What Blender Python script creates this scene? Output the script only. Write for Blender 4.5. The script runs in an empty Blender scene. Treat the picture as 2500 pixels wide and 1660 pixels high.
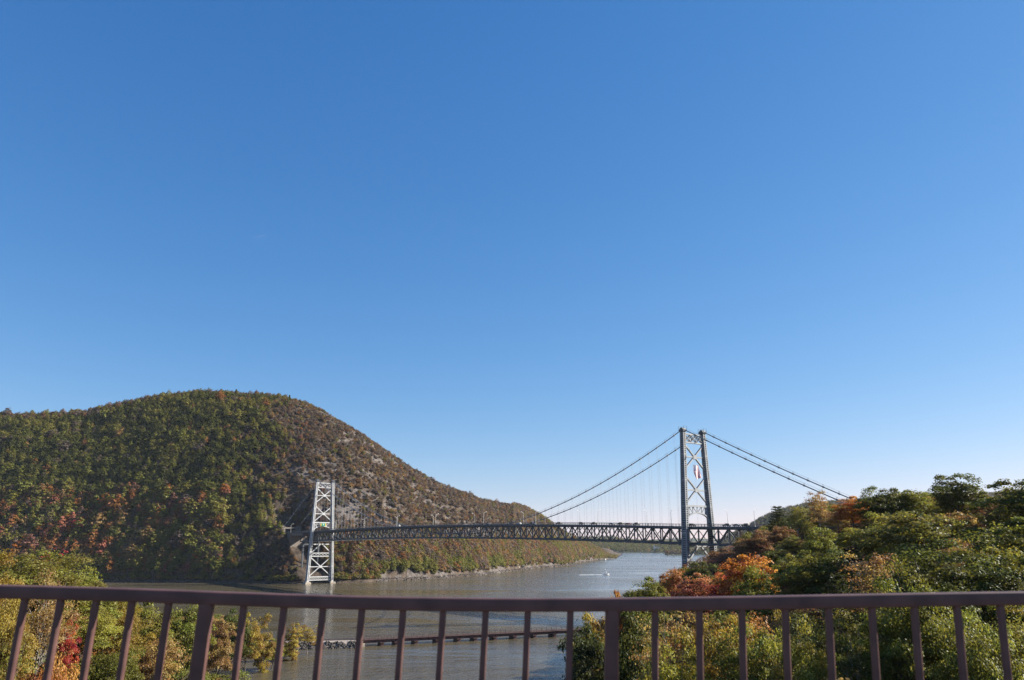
import bpy, math, random
import numpy as np
from mathutils import Vector, Matrix

random.seed(7)
RNG = np.random.default_rng(11)
SC = bpy.context.scene
COL = SC.collection

# ------------------------------------------------------------------ camera, sky, sun, exposure
CAM_H = 42.9                                   # eye height above the river
F_PX, PITCH = 1900.0, math.atan(492.0 / 1900.0)
cam_d = bpy.data.cameras.new("camera")
cam = bpy.data.objects.new("camera", cam_d)
COL.objects.link(cam)
cam.location = (0, 0, CAM_H)
cam.rotation_euler = (math.pi / 2 + PITCH, 0, 0)
cam_d.sensor_width = 36.0
cam_d.lens = 36.0 * F_PX / 2500.0
cam_d.clip_start, cam_d.clip_end = 0.1, 40000
cam_d.dof.use_dof = True
cam_d.dof.focus_distance = 500
cam_d.dof.aperture_fstop = 3.4
SC.camera = cam

SUN_AZ, SUN_EL = math.radians(12), math.radians(30)      # azimuth counter-clockwise from +x
sun_dir = Vector((math.cos(SUN_EL) * math.cos(SUN_AZ), math.cos(SUN_EL) * math.sin(SUN_AZ), math.sin(SUN_EL)))
world = bpy.data.worlds.new("World")
SC.world = world
world.use_nodes = True
wn = world.node_tree.nodes
wl = world.node_tree.links
bgn = wn["Background"]
sky = wn.new("ShaderNodeTexSky")
sky.sky_type = "NISHITA"
sky.sun_disc = False
sky.sun_elevation = SUN_EL
sky.sun_rotation = math.pi / 2 - SUN_AZ
sky.altitude = 600
sky.air_density = 1.0
sky.dust_density = 0.2
sky.ozone_density = 2.2
# the photograph's colour response to the clear sky, the same in every direction
vs = wn.new("ShaderNodeVectorMath")
vs.operation = "SCALE"
vs.inputs["Scale"].default_value = 0.05
wl.new(sky.outputs[0], vs.inputs[0])
sp = wn.new("ShaderNodeSeparateXYZ")
cb = wn.new("ShaderNodeCombineXYZ")
wl.new(vs.outputs[0], sp.inputs[0])
for i, (g_, k_) in enumerate(((1.36, 16.3), (0.87, 8.45), (0.60, 7.75))):
    pw = wn.new("ShaderNodeMath")
    pw.operation = "POWER"
    pw.inputs[1].default_value = g_
    ml = wn.new("ShaderNodeMath")
    ml.operation = "MULTIPLY"
    ml.inputs[1].default_value = k_
    wl.new(sp.outputs[i], pw.inputs[0])
    wl.new(pw.outputs[0], ml.inputs[0])
    wl.new(ml.outputs[0], cb.inputs[i])
wl.new(cb.outputs[0], bgn.inputs[0])
bgn.inputs[1].default_value = 0.084
sun_d = bpy.data.lights.new("sun", "SUN")
sun_d.energy = 5.0
sun_d.angle = math.radians(0.5)
sun_d.color = (1.0, 0.93, 0.82)
sun = bpy.data.objects.new("sun", sun_d)
sun.rotation_euler = sun_dir.to_track_quat("Z", "Y").to_euler()
sun.location = (0, 0, 400)
COL.objects.link(sun)
SC.view_settings.view_transform = "Standard"
SC.view_settings.look = "None"
SC.view_settings.exposure = 1.4
SC.view_settings.gamma = 1.0
SC.view_settings.use_curve_mapping = False
SC.cycles.max_bounces = 6
SC.cycles.diffuse_bounces = 2
SC.cycles.glossy_bounces = 2
SC.cycles.transmission_bounces = 3
SC.cycles.volume_bounces = 0
SC.cycles.use_denoising = True
SC.cycles.denoising_prefilter = "NONE"
SC.cycles.denoising_input_passes = "RGB_ALBEDO_NORMAL"
SC.cycles.use_adaptive_sampling = False
SC.cycles.sample_clamp_indirect = 2.0

# ------------------------------------------------------------------ survey helper: photo pixel (2361 px wide copy) + forward distance -> place
K = 2500 / 2361


def ray(px, py):
    dx, dz = (px * K - 1250) / F_PX, -(py * K - 830) / F_PX
    c, s = math.cos(PITCH), math.sin(PITCH)
    return dx, c - dz * s, s + dz * c


def at(px, py, dist):
    r = ray(px, py)
    return (r[0] / r[1] * dist, dist, CAM_H + r[2] / r[1] * dist)


def on_water(px, py, z=0.0):
    r = ray(px, py)
    t = (z - CAM_H) / r[2]
    return (r[0] * t, r[1] * t)


def seen(x, y, z):
    """photo pixel of a place"""
    c, s = math.cos(PITCH), math.sin(PITCH)
    h = z - CAM_H
    d = y * c + h * s
    v = -y * s + h * c
    return (1250 + F_PX * x / d) / K, (830 - F_PX * v / d) / K


# ------------------------------------------------------------------ helpers
def tag(o, label=None, cat=None, group=None, kind=None):
    for k, v in (("label", label), ("category", cat), ("group", group), ("kind", kind)):
        if v:
            o[k] = v
    return o


def new_obj(name, data, parent=None, loc=None):
    o = bpy.data.objects.new(name, data)
    COL.objects.link(o)
    if parent:
        o.parent = parent
    if loc is not None:
        o.location = loc
    return o


def empty(name, loc, rz=0.0):
    o = bpy.data.objects.new(name, None)
    o.empty_display_size = 1
    COL.objects.link(o)
    o.location = loc
    o.rotation_euler = (0, 0, rz)
    return o


class MB:
    """collects boxes, beams and tubes; mesh() makes one mesh"""

    def __init__(self):
        self.v, self.f, self.m = [], [], []

    def poly(self, pts, faces, mi=0):
        b = len(self.v)
        self.v += [tuple(p) for p in pts]
        self.f += [tuple(b + i for i in f) for f in faces]
        self.m += [mi] * len(faces)

    def box(self, x0, x1, y0, y1, z0, z1, mi=0):
        p = [(x0, y0, z0), (x1, y0, z0), (x1, y1, z0), (x0, y1, z0), (x0, y0, z1), (x1, y0, z1), (x1, y1, z1), (x0, y1, z1)]
        self.poly(p, [(3, 2, 1, 0), (4, 5, 6, 7), (0, 1, 5, 4), (1, 2, 6, 5), (2, 3, 7, 6), (3, 0, 4, 7)], mi)

    def beam(self, a, b, w, h, up=(0, 0, 1), mi=0):
        a, b = Vector(a), Vector(b)
        d = (b - a).normalized()
        u = Vector(up)
        if abs(d.dot(u)) > 0.99:
            u = Vector((1, 0, 0))
        s = d.cross(u).normalized()
        u = s.cross(d)
        p = []
        for c in (a, b):
            for i, j in ((-1, -1), (1, -1), (1, 1), (-1, 1)):
                p.append(c + s * (w / 2 * i) + u * (h / 2 * j))
        self.poly(p, [(0, 1, 2, 3), (7, 6, 5, 4), (1, 0, 4, 5), (2, 1, 5, 6), (3, 2, 6, 7), (0, 3, 7, 4)], mi)

    def tube(self, pts, radii, n=6, cap=True, mi=0):
        pts = [Vector(p) for p in pts]
        b = len(self.v)
        u = None
        for i, p in enumerate(pts):
            d = (pts[min(i + 1, len(pts) - 1)] - pts[max(i - 1, 0)]).normalized()
            if u is None:
                u = d.orthogonal().normalized()
            else:
                u = (u - d * u.dot(d))
                u = u.normalized() if u.length > 1e-6 else d.orthogonal().normalized()
            w = d.cross(u)
            r = radii[i] if hasattr(radii, "__len__") else radii
            for k in range(n):
                a = 2 * math.pi * k / n
                self.v.append(tuple(p + u * (math.cos(a) * r) + w * (math.sin(a) * r)))
        for i in range(len(pts) - 1):
            for k in range(n):
                k2 = (k + 1) % n
                self.f.append((b + i * n + k, b + i * n + k2, b + (i + 1) * n + k2, b + (i + 1) * n + k))
                self.m.append(mi)
        if cap:
            self.f.append(tuple(b + k for k in reversed(range(n))))
            self.f.append(tuple(b + (len(pts) - 1) * n + k for k in range(n)))
            self.m += [mi, mi]

    def mesh(self, name, *mats, smooth=False):
        me = bpy.data.meshes.new(name)
        me.from_pydata(self.v, [], self.f)
        for m in mats:
            me.materials.append(m)
        if len(mats) > 1:
            me.polygons.foreach_set("material_index", self.m)
        if smooth:
            me.polygons.foreach_set("use_smooth", [True] * len(me.polygons))
        me.update()
        return me

    def build(self, name, mat, parent=None, loc=None, smooth=False):
        mats = mat if isinstance(mat, (list, tuple)) else (mat,)
        return new_obj(name, self.mesh(name, *mats, smooth=smooth), parent, loc)


def hash01(ix, iy, seed):
    h = (ix * 374761393 + iy * 668265263 + seed * 974634777) & 0xFFFFFFFF
    h = ((h ^ (h >> 13)) * 1274126177) & 0xFFFFFFFF
    return ((h ^ (h >> 16)) & 0xFFFFFF) / float(0xFFFFFF)


def vnoise(x, y, seed=0):
    x, y = np.asarray(x, float), np.asarray(y, float)
    ix, iy = np.floor(x).astype(np.int64), np.floor(y).astype(np.int64)
    fx, fy = x - ix, y - iy
    fx, fy = fx * fx * (3 - 2 * fx), fy * fy * (3 - 2 * fy)
    a, b = hash01(ix, iy, seed), hash01(ix + 1, iy, seed)
    c, d = hash01(ix, iy + 1, seed), hash01(ix + 1, iy + 1, seed)
    return (a + (b - a) * fx) * (1 - fy) + (c + (d - c) * fx) * fy


def fbm(x, y, seed=0, oct=4):
    r, a, t = 0, 1.0, 0
    for i in range(oct):
        r = r + a * vnoise(np.asarray(x) * 2 ** i, np.asarray(y) * 2 ** i, seed + i * 17)
        t += a
        a *= 0.5
    return r / t


def fast_mesh(name, verts, quads, mats=(), tris=None):
    me = bpy.data.meshes.new(name)
    nv, nq = len(verts), len(quads)
    me.vertices.add(nv)
    me.vertices.foreach_set("co", np.asarray(verts, np.float32).ravel())
    me.loops.add(nq * 4)
    me.loops.foreach_set("vertex_index", np.asarray(quads, np.int32).ravel())
    me.polygons.add(nq)
    me.polygons.foreach_set("loop_start", np.arange(0, nq * 4, 4, dtype=np.int32))
    for m in mats:
        me.materials.append(m)
    me.update(calc_edges=True)
    return me


def set_attr(me, name, vals, domain="FACE"):
    a = me.attributes.new(name, "FLOAT", domain)
    a.data.foreach_set("value", np.asarray(vals, np.float32))


# ------------------------------------------------------------------ materials
def mat(name, color, rough=0.6, noise=0.0, scale=5.0, spec=0.4, metallic=0.0, bump=0.0):
    m = bpy.data.materials.new(name)
    m.use_nodes = True
    n, l = m.node_tree.nodes, m.node_tree.links
    b = n["Principled BSDF"]
    b.inputs["Roughness"].default_value = rough
    b.inputs["Specular IOR Level"].default_value = spec
    b.inputs["Metallic"].default_value = metallic
    b.inputs["Base Color"].default_value = (*color, 1)
    if noise or bump:
        tc = n.new("ShaderNodeTexCoord")
        t = n.new("ShaderNodeTexNoise")
        t.inputs["Scale"].default_value = scale
        t.inputs["Detail"].default_value = 5
        l.new(tc.outputs["Object"], t.inputs["Vector"])
    if noise:
        r = n.new("ShaderNodeValToRGB")
        r.color_ramp.elements[0].position = 0.3
        r.color_ramp.elements[1].position = 0.7
        r.color_ramp.elements[0].color = (*[c * (1 - noise) for c in color], 1)
        r.color_ramp.elements[1].color = (*[min(1, c * (1 + noise)) for c in color], 1)
        l.new(t.outputs[0], r.inputs[0])
        l.new(r.outputs[0], b.inputs["Base Color"])
    if bump:
        bp = n.new("ShaderNodeBump")
        bp.inputs["Strength"].default_value = bump
        l.new(t.outputs[0], bp.inputs["Height"])
        l.new(bp.outputs[0], b.inputs["Normal"])
    return m


M = {}
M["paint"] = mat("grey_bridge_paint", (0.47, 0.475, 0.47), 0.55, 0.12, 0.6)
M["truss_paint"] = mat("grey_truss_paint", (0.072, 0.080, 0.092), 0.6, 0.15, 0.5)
M["shaded_paint"] = mat("shaded_bridge_paint", (0.25, 0.26, 0.265), 0.6, 0.2, 0.35)  # tower paint darkened: the near tower's shade is put into the colour
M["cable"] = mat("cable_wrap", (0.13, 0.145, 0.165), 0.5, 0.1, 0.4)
M["rope"] = mat("galvanised_rope", (0.30, 0.31, 0.33), 0.5)
M["concrete"] = mat("concrete", (0.36, 0.31, 0.25), 0.85, 0.2, 0.8)
M["masonry"] = mat("granite_masonry", (0.20, 0.17, 0.145), 0.9, 0.3, 0.7)
M["asphalt"] = mat("asphalt", (0.05, 0.05, 0.052), 0.85, 0.2, 1.5)
M["walk"] = mat("sidewalk_concrete", (0.15, 0.14, 0.13), 0.9, 0.15, 2.0)
def worn_rail():
    m = mat("brown_railing_paint", (0.090, 0.045, 0.039), 0.48, 0.25, 9.0, spec=0.35, bump=0.05)
    n, l = m.node_tree.nodes, m.node_tree.links
    b = n["Principled BSDF"]
    old = b.inputs["Base Color"].links[0].from_socket
    tc = n.new("ShaderNodeTexCoord")
    t = n.new("ShaderNodeTexNoise")
    t.inputs["Scale"].default_value = 38.0
    t.inputs["Detail"].default_value = 7
    t.inputs["Roughness"].default_value = 0.7
    l.new(tc.outputs["Object"], t.inputs["Vector"])
    r = n.new("ShaderNodeValToRGB")
    r.color_ramp.elements[0].position = 0.66
    r.color_ramp.elements[1].position = 0.74
    l.new(t.outputs[0], r.inputs[0])
    mx = n.new("ShaderNodeMixRGB")
    mx.inputs[2].default_value = (0.17, 0.105, 0.075, 1)
    l.new(r.outputs[0], mx.inputs[0])
    l.new(old, mx.inputs[1])
    l.new(mx.outputs[0], b.inputs["Base Color"])
    return m


M["rail"] = worn_rail()
M["rust"] = mat("rusty_girder_paint", (0.085, 0.042, 0.040), 0.75, 0.35, 0.8)
M["tie"] = mat("timber_tie", (0.13, 0.095, 0.07), 0.9, 0.2, 2.0)
M["steel"] = mat("worn_steel", (0.26, 0.20, 0.17), 0.4, 0.2, 2.0, metallic=0.5)
M["ballast"] = mat("ballast_stone", (0.26, 0.22, 0.19), 0.95, 0.35, 1.2)
M["boulder"] = mat("grey_boulder", (0.060, 0.053, 0.048), 0.95, 0.4, 0.25, bump=0.5)
M["lamp"] = mat("pale_lamp_metal", (0.60, 0.58, 0.52), 0.5)
M["white"] = mat("white_paint", (0.82, 0.82, 0.80), 0.4)
M["foam"] = mat("white_foam", (0.80, 0.82, 0.84), 0.9, 0.1, 0.5)
M["glass"] = mat("dark_glass", (0.02, 0.025, 0.03), 0.1, spec=0.6)
M["tyre"] = mat("tyre_rubber", (0.02, 0.02, 0.02), 0.8)
M["roof"] = mat("grey_shingle_roof", (0.16, 0.15, 0.15), 0.85)
M["wall_cream"] = mat("pale_house_wall", (0.70, 0.67, 0.60), 0.8)
M["green_sign"] = mat("green_road_sign", (0.0, 0.22, 0.12), 0.5)
M["yellow"] = mat("yellow_sign_panel", (0.65, 0.42, 0.02), 0.5)
M["flag_red"] = mat("flag_red_cloth", (0.42, 0.045, 0.055), 0.8)
M["flag_white"] = mat("flag_white_cloth", (0.80, 0.79, 0.77), 0.8)
M["flag_blue"] = mat("flag_blue_cloth", (0.035, 0.055, 0.19), 0.8)
M["bark"] = mat("dark_bark", (0.075, 0.060, 0.048), 0.9, 0.35, 1.5)
M["pale_bark"] = mat("grey_bark", (0.20, 0.18, 0.155), 0.9, 0.3, 1.5)


def leaf_material(name, instanced):
    m = bpy.data.materials.new(name)
    m.use_nodes = True
    n, l = m.node_tree.nodes, m.node_tree.links
    n.remove(n["Principled BSDF"])
    out = n["Material Output"]
    if instanced:
        src = n.new("ShaderNodeAttribute")
        src.attribute_type = "INSTANCER"
        src.attribute_name = "tint"
        col = src.outputs["Color"]
    else:
        src = n.new("ShaderNodeObjectInfo")
        col = src.outputs["Color"]
    lv = n.new("ShaderNodeAttribute")
    lv.attribute_name = "leaf_shade"
    cv = n.new("ShaderNodeAttribute")
    cv.attribute_name = "clump_shade"

    def rng(sock, a, b):
        r = n.new("ShaderNodeMapRange")
        r.inputs["To Min"].default_value = a
        r.inputs["To Max"].default_value = b
        l.new(sock, r.inputs["Value"])
        return r.outputs["Result"]

    h = n.new("ShaderNodeHueSaturation")
    l.new(rng(cv.outputs["Fac"], *((0.480, 0.526) if not instanced else (0.488, 0.516))), h.inputs["Hue"])
    mul = n.new("ShaderNodeMath")
    mul.operation = "MULTIPLY"
    l.new(rng(lv.outputs["Fac"], *((0.9, 2.1) if not instanced else (1.0, 1.75))), mul.inputs[0])
    l.new(rng(cv.outputs["Fac"], *((0.78, 1.25) if not instanced else (0.9, 1.12))), mul.inputs[1])
    l.new(mul.outputs[0], h.inputs["Value"])
    l.new(rng(lv.outputs["Fac"], 1.1, 0.85), h.inputs["Saturation"])
    l.new(col, h.inputs["Color"])
    p = n.new("ShaderNodeBsdfPrincipled")
    p.inputs["Roughness"].default_value = 0.5
    p.inputs["Specular IOR Level"].default_value = 0.14 if not instanced else 0.10
    l.new(h.outputs["Color"], p.inputs["Base Color"])
    t = n.new("ShaderNodeBsdfTranslucent")
    th = n.new("ShaderNodeMixRGB")                # light that comes through a leaf is yellower
    th.blend_type = "MULTIPLY"
    th.inputs[0].default_value = 1.0
    th.inputs[2].default_value = (1.25, 1.12, 0.72, 1)
    l.new(h.outputs["Color"], th.inputs[1])
    l.new(th.outputs[0], t.inputs["Color"])
    mx = n.new("ShaderNodeMixShader")
    mx.inputs[0].default_value = 0.46 if not instanced else 0.34
    l.new(p.outputs[0], mx.inputs[1])
    l.new(t.outputs[0], mx.inputs[2])
    l.new(mx.outputs[0], out.inputs["Surface"])
    return m


M["leaf"] = leaf_material("leaf", False)
M["far_leaf"] = leaf_material("far_leaf", True)


def terrain_material(name, rock=(0.125, 0.107, 0.096), soil=(0.070, 0.054, 0.042), scale=0.03):
    m = bpy.data.materials.new(name)
    m.use_nodes = True
    n, l = m.node_tree.nodes, m.node_tree.links
    b = n["Principled BSDF"]
    b.inputs["Roughness"].default_value = 0.95
    b.inputs["Specular IOR Level"].default_value = 0.1
    tc = n.new("ShaderNodeTexCoord")
    t = n.new("ShaderNodeTexNoise")
    t.inputs["Scale"].default_value = scale * 3
    t.inputs["Detail"].default_value = 8
    l.new(tc.outputs["Object"], t.inputs["Vector"])
    r1 = n.new("ShaderNodeValToRGB")
    r1.color_ramp.elements[0].position = 0.35
    r1.color_ramp.elements[1].position = 0.68
    r1.color_ramp.elements[0].color = (*[c * 0.6 for c in soil], 1)
    r1.color_ramp.elements[1].color = (*[c * 1.5 for c in soil], 1)
    l.new(t.outputs[0], r1.inputs[0])
    t2 = n.new("ShaderNodeTexNoise")
    t2.inputs["Scale"].default_value = scale * 9
    t2.inputs["Detail"].default_value = 10
    t2.inputs["Roughness"].default_value = 0.65
    l.new(tc.outputs["Object"], t2.inputs["Vector"])
    r2 = n.new("ShaderNodeValToRGB")
    r2.color_ramp.elements[0].position = 0.3
    r2.color_ramp.elements[1].position = 0.7
    r2.color_ramp.elements[0].color = (*[c * 0.45 for c in rock], 1)
    r2.color_ramp.elements[1].color = (*[c * 1.3 for c in rock], 1)
    l.new(t2.outputs[0], r2.inputs[0])
    a = n.new("ShaderNodeAttribute")
    a.attribute_name = "rock"
    ad = n.new("ShaderNodeMath")
    ad.operation = "MULTIPLY_ADD"
    ad.inputs[1].default_value = 0.5
    l.new(t2.outputs[0], ad.inputs[0])
    l.new(a.outputs["Fac"], ad.inputs[2])
    r3 = n.new("ShaderNodeValToRGB")
    r3.color_ramp.elements[0].position = 0.62
    r3.color_ramp.elements[1].position = 0.78
    l.new(ad.outputs[0], r3.inputs[0])
    mx = n.new("ShaderNodeMixRGB")
    l.new(r3.outputs[0], mx.inputs[0])
    l.new(r1.outputs[0], mx.inputs[1])
    l.new(r2.outputs[0], mx.inputs[2])
    l.new(mx.outputs[0], b.inputs["Base Color"])
    bp = n.new("ShaderNodeBump")
    bp.inputs["Strength"].default_value = 0.9
    bp.inputs["Distance"].default_value = 3
    l.new(t2.outputs[0], bp.inputs["Height"])
    l.new(bp.outputs[0], b.inputs["Normal"])
    return m


M["mountain"] = terrain_material("mountain_ground")
M["bank"] = terrain_material("bank_ground", soil=(0.075, 0.052, 0.030), scale=0.25)
M["far_ground"] = terrain_material("far_ground", soil=(0.045, 0.050, 0.028), scale=0.01)


def water_material():
    m = bpy.data.materials.new("river_water")
    m.use_nodes = True
    n, l = m.node_tree.nodes, m.node_tree.links
    b = n["Principled BSDF"]
    b.inputs["Base Color"].default_value = (0.082, 0.068, 0.041, 1)
    b.inputs["Roughness"].default_value = 0.12
    b.inputs["IOR"].default_value = 1.45
    tc = n.new("ShaderNodeTexCoord")

    def noise(scale, sx, sy, detail, rz=0.0):
        mp = n.new("ShaderNodeMapping")
        mp.inputs["Scale"].default_value = (sx, sy, 1)
        mp.inputs["Rotation"].default_value = (0, 0, rz)
        l.new(tc.outputs["Object"], mp.inputs["Vector"])
        t = n.new("ShaderNodeTexNoise")
        t.inputs["Scale"].default_value = scale
        t.inputs["Detail"].default_value = detail
        l.new(mp.outputs[0], t.inputs["Vector"])
        return t.outputs[0]

    def math_(op, a, bb):
        q = n.new("ShaderNodeMath")
        q.operation = op
        for i, s in enumerate((a, bb)):
            if isinstance(s, (int, float)):
                q.inputs[i].default_value = s
            else:
                l.new(s, q.inputs[i])
        return q.outputs[0]

    w0 = noise(0.12, 0.45, 1.0, 4, 0.12)
    w1 = noise(0.55, 0.55, 1.0, 3, 0.25)
    w2 = noise(2.2, 0.6, 1.0, 2, -0.15)
    patch = noise(0.010, 0.45, 1.0, 4, 0.15)
    mr = n.new("ShaderNodeMapRange")
    mr.inputs["From Min"].default_value = 0.38
    mr.inputs["From Max"].default_value = 0.62
    mr.inputs["To Min"].default_value = 0.10
    mr.inputs["To Max"].default_value = 1.0
    l.new(patch, mr.inputs["Value"])
    h = math_("ADD", math_("ADD", math_("MULTIPLY", w1, 0.6), math_("MULTIPLY", w2, 0.2)), math_("MULTIPLY", w0, 1.6))
    h = math_("MULTIPLY", h, mr.outputs[0])
    bp = n.new("ShaderNodeBump")
    bp.inputs["Strength"].default_value = 1.0
    bp.inputs["Distance"].default_value = 1.4
    l.new(h, bp.inputs["Height"])
    l.new(bp.outputs[0], b.inputs["Normal"])
    return m


M["water"] = water_material()

# ------------------------------------------------------------------ water
mb = MB()
WX = [-9000, -1500, 1500, 9000]
mb.poly([(-9000, -1500, 0), (9000, -1500, 0), (9000, 9500, 0), (-9000, 9500, 0)], [(0, 1, 2, 3)])
tag(mb.build("river", M["water"]), kind="structure")

# ------------------------------------------------------------------ bridge axis (used by the terrain too)
NT, FT = Vector((109.6, 470.9)), Vector((-206.2, 870.9))
SPAN = (FT - NT).length
BD = (FT - NT) / SPAN
BN = Vector((-BD.y, BD.x))                      # towards the camera side of the bridge
BRZ = math.atan2(BD.y, BD.x)


def deck_z(s):
    if s < 0:
        return 51.7 + 0.017 * s
    if s > SPAN:
        return 54.1 - 0.012 * (s - SPAN)
    return 51.7 + 0.03306 * s - 5.56e-5 * s * s


def cable_z(s):
    if s < 0:
        return 108.0 + s * 0.478
    if s > SPAN:
        return 108.0 - (s - SPAN) * 0.575
    q = (s - SPAN / 2) / (SPAN / 2)
    return 49.0 + 59.0 * q * q


# ------------------------------------------------------------------ lofted hills
def loft(name, cols, material, ncol, tree_h, prof, seed, back=500.0, amp=8.0, rock_fn=None, cut=None, strip=0.0):
    """cols: (ridge px, py, distance, shore px, py); rows run from the shore up to the ridge and down behind it"""
    C = np.array(cols, float)
    S = np.array([on_water(c[3], c[4]) for c in cols])
    R = np.array([at(c[0], c[1], c[2]) for c in cols])
    R[:, 2] = np.maximum(R[:, 2] - tree_h, 1.0)
    d = np.concatenate([[0], np.cumsum(np.hypot(*(np.diff(R[:, :2], axis=0).T)) + 0.5 * np.hypot(*(np.diff(S, axis=0).T)))])
    u = np.linspace(0, d[-1], ncol)
    S = np.stack([np.interp(u, d, S[:, k]) for k in (0, 1)], 1)
    R = np.stack([np.interp(u, d, R[:, k]) for k in (0, 1, 2)], 1)
    t = np.concatenate([[-0.03, 0.0], np.linspace(0.008, 1.0, 78) ** 1.0, 1.0 + np.linspace(0.04, 1.0, 16)])
    U, T = np.meshgrid(u / d[-1], t, indexing="ij")
    dirv = R[:, :2] - S
    ln = np.maximum(np.hypot(dirv[:, 0], dirv[:, 1]), 1.0)
    dirn = dirv / ln[:, None]
    tt = np.clip(T, -0.03, 1.0)
    over = np.clip(T - 1.0, 0, 1)
    X = S[:, None, 0] + dirv[:, None, 0] * tt + dirn[:, None, 0] * over * back
    Y = S[:, None, 1] + dirv[:, None, 1] * tt + dirn[:, None, 1] * over * back
    az = X / Y
    P = prof(np.clip(T, 0, 1), az)
    Z = R[:, None, 2] * P
    nz = (fbm(X / 75, Y / 140, seed, 5) - 0.5) * 2
    env = np.clip(T, 0, 1) * np.clip(1 - T, 0, 1) * 4
    Z = Z + nz * amp * np.clip(env, 0, 1) ** 0.7 * np.minimum(1, R[:, None, 2] / 60)
    Z = np.where(T > 1, R[:, None, 2] * (1 - 0.45 * over ** 1.5) + nz * amp * over, Z)
    if strip:
        Z = np.where((T > 0) & (T < strip), np.minimum(Z, 2.6), Z)
    Z = np.where(T < 0, -4.0, np.where(T == 0, 0.0 - 0.2, np.maximum(Z, 1.2)))
    rock = np.zeros_like(Z) if rock_fn is None else rock_fn(X, Y, Z, T, az)
    Z = Z + np.where(rock > 0.3, (fbm(X / 14, Y / 14, seed + 5, 3) - 0.5) * 9 * np.clip(env, 0, 1), 0)
    if cut is not None:
        Z = cut(X, Y, Z)
    nr = len(t)
    V = np.stack([X, Y, Z], -1).reshape(-1, 3)
    idx = np.arange(ncol * nr).reshape(ncol, nr)
    q = np.stack([idx[:-1, :-1], idx[1:, :-1], idx[1:, 1:], idx[:-1, 1:]], -1).reshape(-1, 4)
    me = fast_mesh(name, V, q, (material,))
    set_attr(me, "rock", rock.ravel(), "POINT")
    o = new_obj(name, me)
    tag(o, kind="structure")
    return dict(X=X, Y=Y, Z=Z, T=T, rock=rock, az=az)


def scatter(G, n, tmin, tmax, dens=None):
    """n random places on the lofted sheet, even by area"""
    X, Y, Z, T = G["X"], G["Y"], G["Z"], G["T"]
    ax, ay, az_ = X[1:, :-1] - X[:-1, :-1], Y[1:, :-1] - Y[:-1, :-1], Z[1:, :-1] - Z[:-1, :-1]
    bx, by, bz = X[:-1, 1:] - X[:-1, :-1], Y[:-1, 1:] - Y[:-1, :-1], Z[:-1, 1:] - Z[:-1, :-1]
    area = np.abs(ax * by - ay * bx) ** 0.5 * np.sqrt((ay * bz - az_ * by) ** 2 + (az_ * bx - ax * bz) ** 2 + (ax * by - ay * bx) ** 2) ** 0.5
    tc = T[:-1, :-1]
    w = np.where((tc >= tmin) & (tc < tmax), area, 0)
    if dens is not None:
        w = w * dens[:-1, :-1]
    w = w.ravel() / w.sum()
    k = RNG.choice(len(w), n, p=w)
    i, j = np.unravel_index(k, tc.shape)
    fu, fv = RNG.random(n), RNG.random(n)

    def bl(A):
        return (A[i, j] * (1 - fu) + A[i + 1, j] * fu) * (1 - fv) + (A[i, j + 1] * (1 - fu) + A[i + 1, j + 1] * fu) * fv

    return bl(X), bl(Y), bl(Z), bl(T), bl(G["rock"])


def sstep(a, b, x):
    q = np.clip((x - a) / (b - a), 0, 1)
    return q * q * (3 - 2 * q)


MOUNTAIN = [(-320, 968, 1090, -320, 1341), (0, 950, 1120, 0, 1341), (100, 950, 1130, 110, 1341), (200, 942, 1150, 200, 1341),
            (280, 925, 1165, 280, 1341), (350, 910, 1180, 350, 1341.5), (420, 902, 1195, 430, 1342), (490, 899, 1208, 500, 1343),
            (560, 902, 1215, 570, 1343.5), (640, 906, 1215, 640, 1344.5), (690, 914, 1215, 690, 1344.5), (740, 935, 1210, 740, 1343.5),
            (790, 965, 1210, 790, 1343), (840, 997, 1215, 845, 1341), (890, 1030, 1225, 900, 1338), (940, 1063, 1240, 950, 1336),
            (1000, 1098, 1270, 1010, 1332.5), (1060, 1125, 1320, 1060, 1329), (1110, 1142, 1390, 1110, 1325),
            (1160, 1153, 1470, 1160, 1318.5), (1210, 1165, 1580, 1205, 1313), (1250, 1185, 1680, 1245, 1308),
            (1280, 1208, 1780, 1280, 1306), (1310, 1228, 1880, 1312, 1302), (1345, 1245, 1980, 1340, 1294),
            (1375, 1263, 2080, 1365, 1291), (1395, 1276, 2150, 1390, 1288), (1420, 1285, 2260, 1418, 1286)]


def mountain_prof(t, az):
    return 1 - (1 - t) ** (1.30 + 0.12 * sstep(-0.5, -0.2, az))


def mountain_rock(X, Y, Z, T, az):
    n1 = fbm(X / 60, (Y + Z * 1.4) / 60, 91, 4)
    n2 = fbm(X / 22, (Y + Z * 1.2) / 22, 53, 4)
    zone = sstep(-0.31, -0.25, az) * sstep(0.05, 0.25, T) * (1 - 0.6 * sstep(-0.05, 0.03, az))
    r = zone * sstep(0.50, 0.62, 0.35 * n1 + 0.65 * n2)
    shore = sstep(-0.22, -0.15, az) * (1 - sstep(0.02, 0.10, T)) * sstep(0.45, 0.6, n2)
    cliff = sstep(0.06, 0.075, az) * (1 - sstep(0.12, 0.35, T)) * 0.9
    strip = np.where((T < 0.022) & (az > -0.16), 0.30, 0)
    return np.clip(np.maximum.reduce([r, shore * 0.8, cliff, strip]), 0, 1)


def axis_sl(X, Y):
    return (X - NT.x) * BD.x + (Y - NT.y) * BD.y, (X - NT.x) * BN.x + (Y - NT.y) * BN.y


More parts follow.
